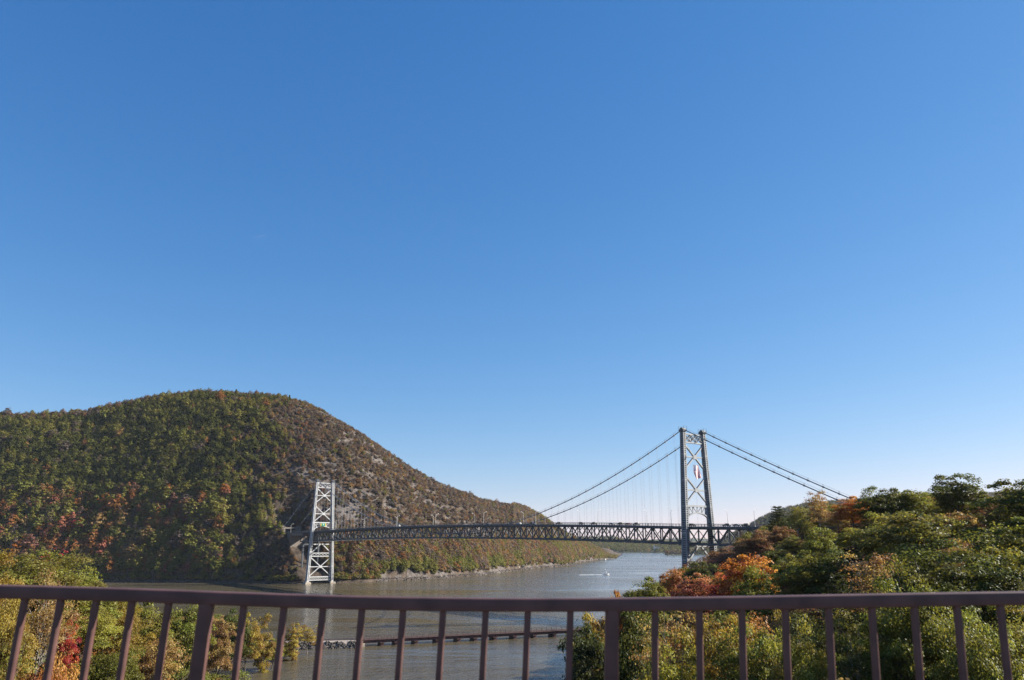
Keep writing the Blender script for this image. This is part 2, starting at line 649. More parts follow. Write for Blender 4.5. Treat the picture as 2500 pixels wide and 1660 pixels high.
def mountain_cut(X, Y, Z):
    s, l = axis_sl(X, Y)
    side = np.maximum(0, np.abs(l) - 12)
    lim = 3 + np.maximum(0, s - SPAN - 6) * 0.62 + side * 1.7
    Z = np.where((s > SPAN - 8) & (s < 578), np.minimum(Z, lim), Z)
    lim2 = 52.4 + np.maximum(0, -l - 13) * 2.0 + np.maximum(0, s - 622) * 3.0 + np.maximum(0, l - 13) * 2.0
    Z = np.where((s >= 578) & (s < 660), np.minimum(Z, lim2), Z)
    # the road along the slope to the left of the bridge end
    return Z


GM = loft("mountain", MOUNTAIN, M["mountain"], 420, 7.0, mountain_prof, 3, 600, 14.0, mountain_rock, mountain_cut, 0.022)

BEAR = [(1535, 1290, 2950, 1540, 1279), (1570, 1274, 2980, 1562, 1278.5), (1600, 1268, 3000, 1590, 1278), (1640, 1254, 3050, 1630, 1278), (1680, 1233, 3100, 1670, 1278),
        (1728, 1208, 3150, 1720, 1278), (1760, 1188, 3150, 1760, 1278), (1808, 1171, 3200, 1808, 1278), (1860, 1158, 3250, 1860, 1278),
        (1950, 1152, 3300, 1950, 1278), (2100, 1142, 3300, 2100, 1278), (2275, 1133, 3350, 2275, 1278), (2420, 1138, 3400, 2420, 1278),
        (2600, 1140, 3400, 2600, 1278)]
GB = loft("hill", BEAR, M["far_ground"], 120, 9.0, lambda t, a: 1 - (1 - t) ** 1.4, 23, 900, 14.0)
FARA = [(1150, 1232, 4700, 1150, 1272.3), (1260, 1236, 4600, 1260, 1272.3), (1339, 1238, 4500, 1339, 1272.5), (1411, 1237, 4400, 1411, 1273), (1429, 1241, 4300, 1435, 1273), (1457, 1244, 4200, 1457, 1273),
        (1500, 1246, 4200, 1500, 1273), (1545, 1247, 4100, 1545, 1273), (1600, 1250, 4000, 1600, 1273), (1680, 1250, 4000, 1680, 1273)]
GF = loft("far_hill", FARA, M["far_ground"], 90, 9.0, lambda t, a: 1 - (1 - t) ** 1.2, 29, 800, 8.0)
FARB = [(1100, 1236, 8000, 1100, 1262), (1339, 1242, 8000, 1339, 1262), (1483, 1243, 8000, 1483, 1262), (1520, 1240.5, 8000, 1520, 1262), (1570, 1238, 8000, 1570, 1262),
        (1640, 1240, 8000, 1640, 1262), (1760, 1240, 8000, 1760, 1262)]
loft("far_hill", FARB, M["far_ground"], 60, 5.0, lambda t, a: 1 - (1 - t) ** 1.2, 37, 800, 10.0)

# ------------------------------------------------------------------ near banks: one sheet of ground through surveyed heights
CTRL = [
    # right bank
    (12, 60, 14), (25, 60, 20), (40, 65, 22), (48, 90, 26), (60, 95, 29), (26, 90, 19), (10, 95, 6), (14, 130, 8), (71, 130, 32),
    (50, 130, 25), (30, 130, 18), (49, 170, 25), (84, 170, 35), (33, 200, 18), (24, 200, 11), (115, 210, 45), (92, 210, 41), (94, 250, 43),
    (77, 250, 32), (60, 250, 24), (84, 300, 30), (74, 300, 26), (61, 300, 18), (108, 330, 41), (130, 300, 46), (159, 408, 49), (180, 380, 50), (130, 400, 36),
    (110, 471, 10), (100, 450, 11), (88, 425, 11), (128, 462, 13), (150, 500, 5), (200, 480, 25), (260, 420, 46), (200, 300, 50), (200, 200, 50),
    (150, 120, 44), (150, 60, 42), (120, 0, 40), (60, 0, 28), (30, 0, 16), (120, -40, 38), (300, 200, 52), (400, 300, 60), (400, 0, 50), (180, 440, 40),
    (6, 60, 2), (2, 100, 0), (6, 130, 0), (15, 180, 0), (22, 230, 0), (38, 300, 0), (62, 380, 0), (76, 425, 0), (92, 462, 0), (118, 498, 0),
    (190, 520, 0), (300, 540, 0), (420, 540, 0), (420, 450, 40),
    # creek and river bed
    (-20, 100, -3), (-20, 200, -4), (-40, 300, -4), (0, 300, -4), (0, 400, -4), (40, 420, -4), (60, 480, -4), (-60, 420, -4), (150, 600, -6),
    (300, 620, -6), (-150, 420, -5), (-300, 470, -5), (420, 650, -6), (0, 600, -6), (-300, 650, -6), (10, 200, -2), (30, 330, -3), (-12, 0, -2), (-12, 60, -3),
    # left bank
    (-111, 268, 0), (-106, 290, 0), (-100, 315, 0), (-93, 340, 0), (-87, 360, 0), (-93, 372, 0), (-125, 360, 0), (-170, 345, 0), (-240, 330, 0), (-330, 330, 0),
    (-92, 225, 0), (-66, 190, 0), (-44, 140, 0), (-30, 100, 0), (-22, 50, 0), (-22, 0, 0),
    (-42, 100, 7), (-66, 122, 24), (-90, 130, 30), (-80, 165, 17), (-100, 200, 15), (-125, 240, 10), (-118, 290, 4), (-106, 330, 2.2), (-150, 300, 8), (-200, 260, 18),
    (-150, 180, 28), (-150, 120, 38), (-200, 150, 40), (-320, 200, 40), (-150, 40, 40), (-60, 60, 20), (-60, 0, 22), (-110, 0, 38), (-320, 0, 46), (-60, -40, 20),
]
CT = np.array(CTRL, float)


def _rbf():
    d = np.hypot(CT[:, None, 0] - CT[None, :, 0], CT[:, None, 1] - CT[None, :, 1])
    A = np.zeros((len(CT) + 1,) * 2)
    A[:-1, :-1] = d - 0.0
    A[:-1, -1] = A[-1, :-1] = 1
    return np.linalg.solve(A, np.concatenate([CT[:, 2], [0]]))


_W = _rbf()


def ground_z(x, y):
    x, y = np.atleast_1d(np.asarray(x, float)), np.atleast_1d(np.asarray(y, float))
    out = np.empty(len(x))
    for a in range(0, len(x), 4000):
        sl = slice(a, a + 4000)
        d = np.hypot(x[sl, None] - CT[None, :, 0], y[sl, None] - CT[None, :, 1])
        out[sl] = d @ _W[:-1] + _W[-1]
    z = out
    return z + np.where(z > 2, (fbm(x / 12, y / 12, 61, 3) - 0.5) * 2.0, 0)


gx, gy = np.arange(-330, 431, 5.0), np.arange(-45, 661, 5.0)
GX, GY = np.meshgrid(gx, gy, indexing="ij")
GZ = ground_z(GX.ravel(), GY.ravel()).reshape(GX.shape)
idx = np.arange(GX.size).reshape(GX.shape)
q = np.stack([idx[:-1, :-1], idx[1:, :-1], idx[1:, 1:], idx[:-1, 1:]], -1).reshape(-1, 4)
zq = GZ.ravel()[q].max(1)
me = fast_mesh("ground", np.stack([GX, GY, GZ], -1).reshape(-1, 3), q[zq > -2.5], (M["bank"],))
set_attr(me, "rock", np.where(GZ.ravel() < 1.2, 0.45, 0.0), "POINT")
tag(new_obj("ground", me), kind="structure")


# ------------------------------------------------------------------ foliage meshes
def leaf_cloud(cents, normals, size, aspect, rng):
    n = len(cents)
    rv = rng.normal(size=(n, 3))
    t = np.cross(normals, rv)
    t /= np.maximum(np.linalg.norm(t, axis=1, keepdims=True), 1e-6)
    b = np.cross(normals, t)
    s = (size * (0.65 + 0.7 * rng.random(n)))[:, None]
    v = np.stack([cents - t * s, cents - b * s * aspect, cents + t * s, cents + b * s * aspect], 1)
    return v.reshape(-1, 3), np.arange(n * 4).reshape(n, 4)


def clump_centres(rng, n, rx, rz, zc, lobes=0.28, low=-0.45, surf=0.4):
    out = []
    ph = rng.random(6) * 6.28
    tries = 0
    md = 1.55 * (rx * rx * rz / n) ** (1 / 3) * 0.62
    while len(out) < n and tries < n * 60:
        tries += 1
        d = rng.normal(size=3)
        d /= np.linalg.norm(d)
        if d[2] < low:
            continue
        a = math.atan2(d[1], d[0])
        R = 1 + lobes * (0.5 * math.sin(2 * a + ph[0]) + 0.5 * math.sin(3 * a + ph[1] + 2 * d[2]) + 0.35 * math.sin(5 * a + ph[2] + 4 * d[2]))
        r = R * rng.random() ** surf
        flat = 1.0 - 0.25 * max(0, -d[2])
        p = np.array([rx * r * d[0] * flat, rx * r * d[1] * flat, zc + rz * r * d[2]])
        if all(np.sum((p - o) ** 2) > md * md for o in out):
            out.append(p)
        elif tries > n * 30:
            out.append(p)
    return np.array(out)


def crown_mesh(name, seed, height, width, nclump, per, leaf, material, clump_r=1.7, sparse=False, base=0.30, tall=False, rnd=0.55):
    rng = np.random.default_rng(seed)
    rx, zb = width / 2 - clump_r * 0.5, height * base
    zc = zb + (height - zb) * (0.42 if not tall else 0.40)
    rz = height - zc - clump_r * 0.45
    cc = clump_centres(rng, nclump, rx, rz, zc, 0.30, -0.55 if not tall else -0.85, 0.38)
    vs, qs, lv, cv, off = [], [], [], [], 0
    mid = np.array([0, 0, zc - rz * 0.2])
    for c in cc:
        k = int(per * (0.6 + 0.8 * rng.random()))
        d = rng.normal(size=(k, 3))
        d /= np.linalg.norm(d, axis=1, keepdims=True)
        d[:, 2] = np.where(d[:, 2] < -0.25, -d[:, 2] * rng.random(k), d[:, 2])
        r = (0.45 + 0.6 * rng.random(k)) if not sparse else (0.2 + 0.95 * rng.random(k))
        cr = clump_r * (0.65 + 0.7 * rng.random())
        o = (c - mid)
        o = o / max(np.linalg.norm(o), 1e-6)
        pos = c + d * r[:, None] * np.array([cr, cr, cr * 0.78])
        nrm = 0.55 * d + 0.35 * o + np.array([0, 0, 0.45]) + rnd * rng.normal(size=(k, 3))
        nrm /= np.linalg.norm(nrm, axis=1, keepdims=True)
        v, f = leaf_cloud(pos, nrm, leaf, 0.62, rng)
        vs.append(v)
        qs.append(f + off)
        off += len(v)
        lv.append(rng.random(k))
        cv.append(np.full(k, rng.random()))
    me = fast_mesh(name, np.concatenate(vs), np.concatenate(qs), (material,))
    set_attr(me, "leaf_shade", np.concatenate(lv))
    set_attr(me, "clump_shade", np.concatenate(cv))
    return me, cc


def trunk_mb(rng, height, cc, r0, limbs, zfork=0.33, sides=6, twigs=0):
    mb = MB()
    top = height * 0.80
    lean = rng.normal(size=2) * 0.35
    path = []
    for i in range(7):
        q = i / 6
        path.append((lean[0] * math.sin(q * 3) + rng.normal() * 0.06, lean[1] * math.sin(q * 2.4) + rng.normal() * 0.06, -0.6 + (top + 0.6) * q))
    mb.tube(path, [r0 * (1.25 if i == 0 else 1) * (1 - 0.85 * i / 6) for i in range(7)], sides)
    order = list(range(len(cc)))
    rng.shuffle(order)
    for k in order[:limbs]:
        c = cc[k]
        z0 = min(max(height * zfork * (0.8 + 0.9 * rng.random()), 0.5), c[2] - 0.8)
        q = max(0, min(1, (z0 + 0.6) / (top + 0.6)))
        i = min(5, int(q * 6))
        f = q * 6 - i
        p0 = Vector(path[i]).lerp(Vector(path[i + 1]), f)
        p3 = Vector(c)
        p1 = p0.lerp(p3, 0.35) + Vector((rng.normal() * 0.3, rng.normal() * 0.3, -0.25 + rng.normal() * 0.2))
        p2 = p0.lerp(p3, 0.7) + Vector((rng.normal() * 0.25, rng.normal() * 0.25, 0.1 + rng.normal() * 0.2))
        ra = r0 * (0.42 * (1 - 0.6 * q))
        mb.tube([p0, p1, p2, p3], [ra, ra * 0.75, ra * 0.5, ra * 0.2], 5 if sides > 4 else 3)
        for _ in range(twigs):
            e = p3 + Vector(rng.normal(size=3) * 0.9)
            mb.tube([p2, e], [ra * 0.3, 0.015], 3, False)
    return mb


def conifer_mesh(name, seed, height, width, layers, leaf, material):
    """white pine: irregular flat sprays on whorls of upswept boughs"""
    rng = np.random.default_rng(seed)
    vs, qs, lv, cv, off = [], [], [], [], 0
    tips = []
    for i in range(layers):
        q = i / (layers - 1)
        z = height * (0.25 + 0.72 * q)
        L = width / 2 * (1.05 - 0.75 * q ** 1.3) * (0.8 + 0.4 * rng.random())
        nb = 5 if q < 0.8 else 4
        a0 = rng.random() * 6.28
        for b in range(nb):
            a = a0 + b * 6.28 / nb + rng.normal() * 0.25
            l = L * (0.7 + 0.45 * rng.random())
            k = int(90 * (0.5 + l / (width / 2)))
            w = rng.random(k) ** 0.6
            side = rng.normal(size=k) * 0.22 * l * (0.4 + w)
            px = w * l
            pos = np.stack([math.cos(a) * px - math.sin(a) * side, math.sin(a) * px + math.cos(a) * side,
                            z + 0.28 * l * w ** 2 + rng.normal(size=k) * 0.16], 1)
            nrm = np.array([0, 0, 1.0]) + 0.6 * rng.normal(size=(k, 3))
            nrm /= np.linalg.norm(nrm, axis=1, keepdims=True)
            v, f = leaf_cloud(pos, nrm, leaf, 0.35, rng)
            vs.append(v)
            qs.append(f + off)
            off += len(v)
            lv.append(rng.random(k))
            cv.append(np.full(k, rng.random()))
            tips.append(np.array([math.cos(a) * l * 0.8, math.sin(a) * l * 0.8, z + 0.18 * l]))
    me = fast_mesh(name, np.concatenate(vs), np.concatenate(qs), (material,))
    set_attr(me, "leaf_shade", np.concatenate(lv))
    set_attr(me, "clump_shade", np.concatenate(cv))
    return me, tips


# near trees: (crown mesh, trunk mesh), 15 m high and 11 m wide before scaling
KINDS = {}


def add_kind(key, h, w, made, rng, r0, limbs, bark, twigs=0, zfork=0.33):
    me, cc = made
    KINDS.setdefault(key, []).append((me, trunk_mb(rng, h, cc, r0, limbs, zfork, 6, twigs).mesh("trunk", bark), h, w))


for i in range(4):        # close at hand
    add_kind("close", 15, 11, crown_mesh("crown", 100 + i, 15, 11, 95, 250, 0.125, M["leaf"], 1.35, False, (0.30, 0.36, 0.26, 0.40)[i]), np.random.default_rng(i), 0.36, 30, M["bark"], 1)
for i in range(2):        # close, thin of leaf
    add_kind("close_thin", 15, 10, crown_mesh("crown", 130 + i, 15, 10, 80, 110, 0.125, M["leaf"], 1.4, True), np.random.default_rng(40 + i), 0.24, 40, M["pale_bark"], 2)
for i in range(5):        # middle distance
    add_kind("round", 15, 11, crown_mesh("crown", 200 + i, 15, 11, 75, 165, 0.20, M["leaf"], 1.45), np.random.default_rng(60 + i), 0.30, 18, M["bark"])
for i in range(3):
    add_kind("thin", 15, 10, crown_mesh("crown", 230 + i, 15, 10, 70, 85, 0.18, M["leaf"], 1.45, True), np.random.default_rng(80 + i), 0.24, 30, M["pale_bark"], 1)
for i in range(2):
    add_kind("column", 15, 7, crown_mesh("crown", 260 + i, 15, 7, 60, 140, 0.19, M["leaf"], 1.2, False, 0.12, True), np.random.default_rng(90 + i), 0.22, 16, M["bark"])
for i in range(2):
    add_kind("pine", 16, 9, conifer_mesh("crown", 280 + i, 16, 9, 12, 0.30, M["leaf"]), np.random.default_rng(95 + i), 0.26, 40, M["bark"], 0, 0.3)

add_kind("open", 15, 11, crown_mesh("crown", 290, 15, 11, 50, 190, 0.125, M["leaf"], 1.25, False, 0.60), np.random.default_rng(99), 0.40, 34, M["bark"], 1, 0.5)

# far trees: one mesh per tree, crown and trunk together, in a collection of their own
PROTO = bpy.data.collections.new("far_tree_shapes")
for i in range(5):
    me, cc = crown_mesh("far_tree", 300 + i, 10, 9, 44, 15, 0.56, M["far_leaf"], 1.35, False, 0.10, False, 0.30)
    PROTO.objects.link(bpy.data.objects.new("far_tree_%d" % i, me))
for i in range(2):
    me, cc = crown_mesh("far_tree", 320 + i, 10, 8, 26, 13, 0.55, M["far_leaf"], 1.6, True, 0.12, False, 0.35)
    PROTO.objects.link(bpy.data.objects.new("far_tree_%d" % (5 + i), me))
me, cc = conifer_mesh("far_tree", 330, 11, 5, 7, 0.75, M["far_leaf"])
PROTO.objects.link(bpy.data.objects.new("far_tree_7", me))
BANK_PROTO = bpy.data.collections.new("bank_tree_shapes")
for i in range(4):
    me, cc = crown_mesh("bank_tree", 340 + i, 11, 9, 60, 110, 0.19, M["far_leaf"], 1.3, i == 3, 0.14)
    BANK_PROTO.objects.link(bpy.data.objects.new("bank_tree_%d" % i, me))
ROCKS = bpy.data.collections.new("boulder_shapes")
for i in range(4):
    rng = np.random.default_rng(400 + i)
    bb = MB()
    n1, n2 = 7, 5
    pts = [(0, 0, 0.8)]
    for a in range(1, n2):
        for b in range(n1):
            th, ph = math.pi * a / n2, 2 * math.pi * b / n1
            r = 0.75 + 0.5 * rng.random()
            pts.append((r * math.sin(th) * math.cos(ph), r * math.sin(th) * math.sin(ph), 0.8 * r * math.cos(th)))
    pts.append((0, 0, -0.8))
    fs = [(0, 1 + b, 1 + (b + 1) % n1) for b in range(n1)]
    for a in range(n2 - 2):
        for b in range(n1):
            fs.append((1 + a * n1 + b, 1 + (a + 1) * n1 + b, 1 + (a + 1) * n1 + (b + 1) % n1, 1 + a * n1 + (b + 1) % n1))
    z = len(pts) - 1
    fs += [(z, 1 + (n2 - 2) * n1 + (b + 1) % n1, 1 + (n2 - 2) * n1 + b) for b in range(n1)]
    bb.poly(pts, fs)
    ROCKS.objects.link(bpy.data.objects.new("boulder_%d" % i, bb.mesh("boulder", M["boulder"])))


def forest(name, pos, rotz, scale, tint, kind, coll, tilt=None):
    """many far plants as ONE object: points carrying instances of a few shapes"""
    n = len(pos)
    me = bpy.data.meshes.new(name)
    me.vertices.add(n)
    me.vertices.foreach_set("co", np.asarray(pos, np.float32).ravel())
    for nm, ty, key, arr in (("rot", "FLOAT_VECTOR", "vector", rotz), ("scl", "FLOAT_VECTOR", "vector", scale),
                             ("tint", "FLOAT_COLOR", "color", tint), ("shape", "INT", "value", kind)):
        at_ = me.attributes.new(nm, ty, "POINT")
        at_.data.foreach_set(key, np.asarray(arr, np.int32 if ty == "INT" else np.float32).ravel())
    o = new_obj(name, me)
    tag(o, kind="stuff")
    ng = bpy.data.node_groups.new(name, "GeometryNodeTree")
    ng.interface.new_socket("Geometry", in_out="INPUT", socket_type="NodeSocketGeometry")
    ng.interface.new_socket("Geometry", in_out="OUTPUT", socket_type="NodeSocketGeometry")
    n_, l_ = ng.nodes, ng.links
    gi, go = n_.new("NodeGroupInput"), n_.new("NodeGroupOutput")
    ci = n_.new("GeometryNodeCollectionInfo")
    ci.inputs["Collection"].default_value = coll
    ci.inputs["Separate Children"].default_value = True
    ci.inputs["Reset Children"].default_value = True
    mp = n_.new("GeometryNodeMeshToPoints")
    iop = n_.new("GeometryNodeInstanceOnPoints")
    iop.inputs["Pick Instance"].default_value = True

    def attr(nm, ty):
        a = n_.new("GeometryNodeInputNamedAttribute")
        a.data_type = ty
        a.inputs[0].default_value = nm
        return [s for s in a.outputs if s.enabled][0]

    e2r = n_.new("FunctionNodeEulerToRotation")
    l_.new(attr("rot", "FLOAT_VECTOR"), e2r.inputs[0])
    l_.new(gi.outputs[0], mp.inputs[0])
    l_.new(mp.outputs[0], iop.inputs["Points"])
    l_.new(ci.outputs[0], iop.inputs["Instance"])
    l_.new(attr("shape", "INT"), iop.inputs["Instance Index"])
    l_.new(e2r.outputs[0], iop.inputs["Rotation"])
    l_.new(attr("scl", "FLOAT_VECTOR"), iop.inputs["Scale"])
    l_.new(iop.outputs[0], go.inputs[0])
    md = o.modifiers.new("scatter", "NODES")
    md.node_group = ng
    return o


PAL = {
    "dark green": (0.062, 0.068, 0.014), "mid green": (0.105, 0.108, 0.019), "olive green": (0.122, 0.112, 0.023),
    "yellow green": (0.142, 0.128, 0.022), "golden yellow": (0.180, 0.126, 0.024), "orange": (0.285, 0.105, 0.020),
    "rust orange": (0.195, 0.083, 0.024), "red": (0.27, 0.036, 0.024), "salmon red": (0.235, 0.085, 0.050),
    "russet brown": (0.135, 0.072, 0.036), "tan brown": (0.192, 0.120, 0.046), "grey brown": (0.106, 0.080, 0.067),
    "blackish green": (0.033, 0.039, 0.012), "purple brown": (0.134, 0.063, 0.046),
}
PN = list(PAL)
PC = np.array([PAL[k] for k in PN])


def pick(weights, n):
    ks = list(weights)
    p = np.array([weights[k] for k in ks], float)
    p /= p.sum()
    w = RNG.choice(len(ks), n, p=p)
    return np.array([PN.index(ks[i]) for i in w])


def tints(ci, jitter=0.18):
    c = PC[ci] * (1 + jitter * RNG.normal(size=(len(ci), 1))).clip(0.55, 1.6)
    return np.concatenate([c, np.ones((len(ci), 1))], 1)


# ------------------------------------------------------------------ the woods of the mountain
NM = 42000
dens = (1 - 0.8 * GM["rock"]) * np.where((GM["az"] > -0.30) & (GM["Z"] > 60), 0.95, np.where(GM["az"] > -0.30, 1.7, 1.0))
x, y, z, t, rk = scatter(GM, NM, 0.006, 1.22, dens)
az = x / y
s_, l_ = axis_sl(x, y)
keep = ~((s_ > SPAN - 12) & (s_ < 628) & (np.abs(l_) < 14)) & ~((az > -0.155) & (az < 0.06) & (t < 0.03))
# the road to the left of the bridge end
x, y, z, t, rk, az = (a[keep] for a in (x, y, z, t, rk, az))
n = len(x)
patch = fbm(x / 130, y / 130 + z / 90, 77, 3)
small = fbm(x / 40, y / 40 + z / 40, 78, 3)
ci = pick({"dark green": 38, "mid green": 26, "olive green": 22, "grey brown": 7, "rust orange": 2.0, "tan brown": 3, "yellow green": 1.5, "golden yellow": .3}, n)
low = pick({"dark green": 9, "mid green": 24, "olive green": 24, "salmon red": 5, "rust orange": 11, "orange": 2, "red": 1, "grey brown": 10, "tan brown": 12, "yellow green": 9, "purple brown": 5}, n)
warm = pick({"salmon red": 18, "rust orange": 26, "orange": 8, "red": 3, "purple brown": 14, "grey brown": 12, "olive green": 14, "mid green": 8}, n)
brown = pick({"grey brown": 66, "russet brown": 10, "tan brown": 14, "olive green": 5, "mid green": 3, "rust orange": 1, "purple brown": 4}, n)
shore = pick({"yellow green": 24, "olive green": 24, "golden yellow": 8, "tan brown": 14, "mid green": 18, "grey brown": 10, "rust orange": 4}, n)
east = pick({"russet brown": 26, "grey brown": 28, "tan brown": 15, "olive green": 16, "mid green": 12, "rust orange": 6, "salmon red": 1}, n)
drift = fbm(x / 75, y / 75 + z / 75, 133, 3)
ci = np.where((drift > 0.58) & (RNG.random(n) < 0.6), PN.index("olive green"), ci)
ci = np.where((drift < 0.43) & (RNG.random(n) < 0.6), PN.index("dark green"), ci)
ci = np.where((z < 92 + 50 * (small - .5)) & (az < -0.36), low, ci)
ci = np.where((z < 95) & (z > 22) & (az < -0.41) & (patch > 0.44), warm, ci)
edge = -0.338 + 0.10 * (patch - 0.5) + 0.06 * (small - 0.5) + 0.022 * RNG.normal(size=n)
ci = np.where(az > edge, brown, ci)
ci = np.where((az > -0.27) & (z < 52), east, ci)
ci = np.where((az > -0.19) & (az < 0.03) & (z < 15 + 30 * (patch - .5)) & (small > 0.54), pick({"mid green": 45, "olive green": 35, "yellow green": 10, "dark green": 10}, n), ci)
ci = np.where((az > 0.03) & (small > 0.5), pick({"mid green": 35, "olive green": 40, "russet brown": 25}, n), ci)
ci = np.where(z < 6, shore, ci)
ci = np.where((t > 0.93) & (az < -0.2), pick({"grey brown": 40, "russet brown": 20, "olive green": 40}, n), ci)
size = np.where(az > edge, 0.56, 0.80) * 0.98 * np.exp(0.24 * RNG.normal(size=n))
size = np.where((z < 100) & (az < -0.36), 1.02 * np.exp(0.28 * RNG.normal(size=n)), size)
size = np.where(az > 0.0, 0.8 + 0.5 * RNG.random(n), size)
size = np.where((az > -0.2) & (z < 45), 0.8 + 0.5 * RNG.random(n), size)
size = np.where(z < 6, 0.45 + 0.45 * RNG.random(n), size)
size = np.where(t > 0.88, size * 0.78, size)
hs = size * np.where(az > edge, 0.85, 1.05) * (0.85 + 0.3 * RNG.random(n))
kind = RNG.integers(0, 5, n)
kind = np.where((az > edge) & (z > 50) & (RNG.random(n) < 0.6), RNG.integers(5, 7, n), kind)
pine = (RNG.random(n) < 0.06) & (ci < 2)
kind = np.where(pine, 7, kind)
rot = np.stack([np.zeros(n), np.zeros(n), RNG.random(n) * 6.28], 1)
scl = np.stack([size, size, np.maximum(hs, 0.3)], 1)
forest("hillside_forest", np.stack([x, y, z - 0.5], 1), rot, scl, tints(ci, 0.13), kind, PROTO)

# grey ledges showing between the trees
x, y, z, t, rk = scatter(GM, 420, 0.03, 1.02, GM["rock"] ** 1.5)
ok = ~((x / y > -0.16) & (t < 0.03))
x, y, z = x[ok], y[ok], z[ok]
n = len(x)
sz = 1.5 + 3.0 * RNG.random(n) ** 2.0
forest("hillside_boulders", np.stack([x, y, z], 1), np.stack([-0.5 + 0.3 * RNG.normal(size=n), 0.3 * RNG.normal(size=n), RNG.random(n) * 6.28], 1),
       np.stack([sz * 1.3, sz, sz * 0.7], 1), np.ones((n, 4)), RNG.integers(0, 4, n), ROCKS)
# riprap along the far railway shore
xs, ys, zs, ts, _r = scatter(GM, 800, 0.0, 0.012, (GM["az"] > -0.17).astype(float))
n = len(xs)
sz = 0.5 + 0.7 * RNG.random(n)
forest("shore_stones", np.stack([xs, ys, np.minimum(zs, 2.6)], 1), RNG.random((n, 3)) * 6.28, np.stack([sz, sz, sz * 0.7], 1), np.ones((n, 4)), RNG.integers(0, 4, n), ROCKS)

for nm, G, nn, lo, hi, w in (("far_forest", GF, 3200, 1.0, 1.7, {"mid green": 40, "dark green": 30, "olive green": 22, "tan brown": 8, "yellow green": 4}),
                             ("far_hill_forest", GB, 4200, 1.0, 1.6, {"grey brown": 30, "mid green": 26, "dark green": 20, "olive green": 14, "russet brown": 10})):
    x, y, z, t, rk = scatter(G, nn, 0.004, 1.1)
    n = len(x)
    sz = lo + (hi - lo) * RNG.random(n)
    forest(nm, np.stack([x, y, z - 0.8], 1), np.stack([np.zeros(n), np.zeros(n), RNG.random(n) * 6.28], 1), np.stack([sz * 1.2, sz * 1.2, sz], 1),
           tints(pick(w, n), 0.2), RNG.integers(0, 5, n), PROTO)
# ------------------------------------------------------------------ suspension bridge (local x runs from the near tower to the far one, local y towards the camera)
bridge = empty("suspension_bridge", (NT.x, NT.y, 0), BRZ)
tag(bridge, "grey steel suspension bridge with two tall lattice towers spanning the wide river", "bridge")
PANELS = 72
PL = SPAN / PANELS
TRY = 9.0                                        # truss and cable planes
TOP, BASE = 108.0, 2.0


def leg_y(z):
    return 9.25 + (TOP - z) / TOP * 5.0


def half_leg(z):
    return 1.35 + (TOP - z) / TOP * 1.05          # half length along the bridge


def tower_leg(side, zbase):
    """riveted box leg: corner plates, recessed webs and lacing bars"""
    m = MB()
    n = 40
    zs = [zbase + (TOP - zbase) * i / n for i in range(n + 1)]
    hw = 1.15
    for a, b in zip(zs[:-1], zs[1:]):
        for ex in (-1, 1):
            for ey in (-1, 1):
                p = Vector((ex * (half_leg(a) - 0.3), side * leg_y(a) + ey * (hw - 0.3), a))
                q_ = Vector((ex * (half_leg(b) - 0.3), side * leg_y(b) + ey * (hw - 0.3), b))
                m.beam(p, q_, 0.6, 0.6, (1, 0, 0))
    for a, b in zip(zs[:-1], zs[1:]):            # recessed core, coloured dark to stand for the shade between the bars
        p = Vector((0, side * leg_y(a), a))
        q_ = Vector((0, side * leg_y(b), b))
        h = half_leg(a) * 2 - 1.0
        m.beam(p, q_, 2 * hw - 1.0, h, (1, 0, 0), 1)
    nb = 84
    for i in range(nb):                          # lacing and tie plates
        z = zbase + 0.6 + (TOP - zbase - 1.2) * i / (nb - 1)
        big = i % 12 == 0
        hgt = 1.1 if big else 0.5
        y0, hx = side * leg_y(z), half_leg(z)
        m.box(-hx + 0.05, -hx + 0.2, y0 - hw + 0.5, y0 + hw - 0.5, z - hgt / 2, z + hgt / 2)
        m.box(hx - 0.2, hx - 0.05, y0 - hw + 0.5, y0 + hw - 0.5, z - hgt / 2, z + hgt / 2)
        m.box(-hx + 0.5, hx - 0.5, y0 - hw + 0.05, y0 - hw + 0.2, z - hgt / 2, z + hgt / 2)
        m.box(-hx + 0.5, hx - 0.5, y0 + hw - 0.2, y0 + hw - 0.05, z - hgt / 2, z + hgt / 2)
    return m


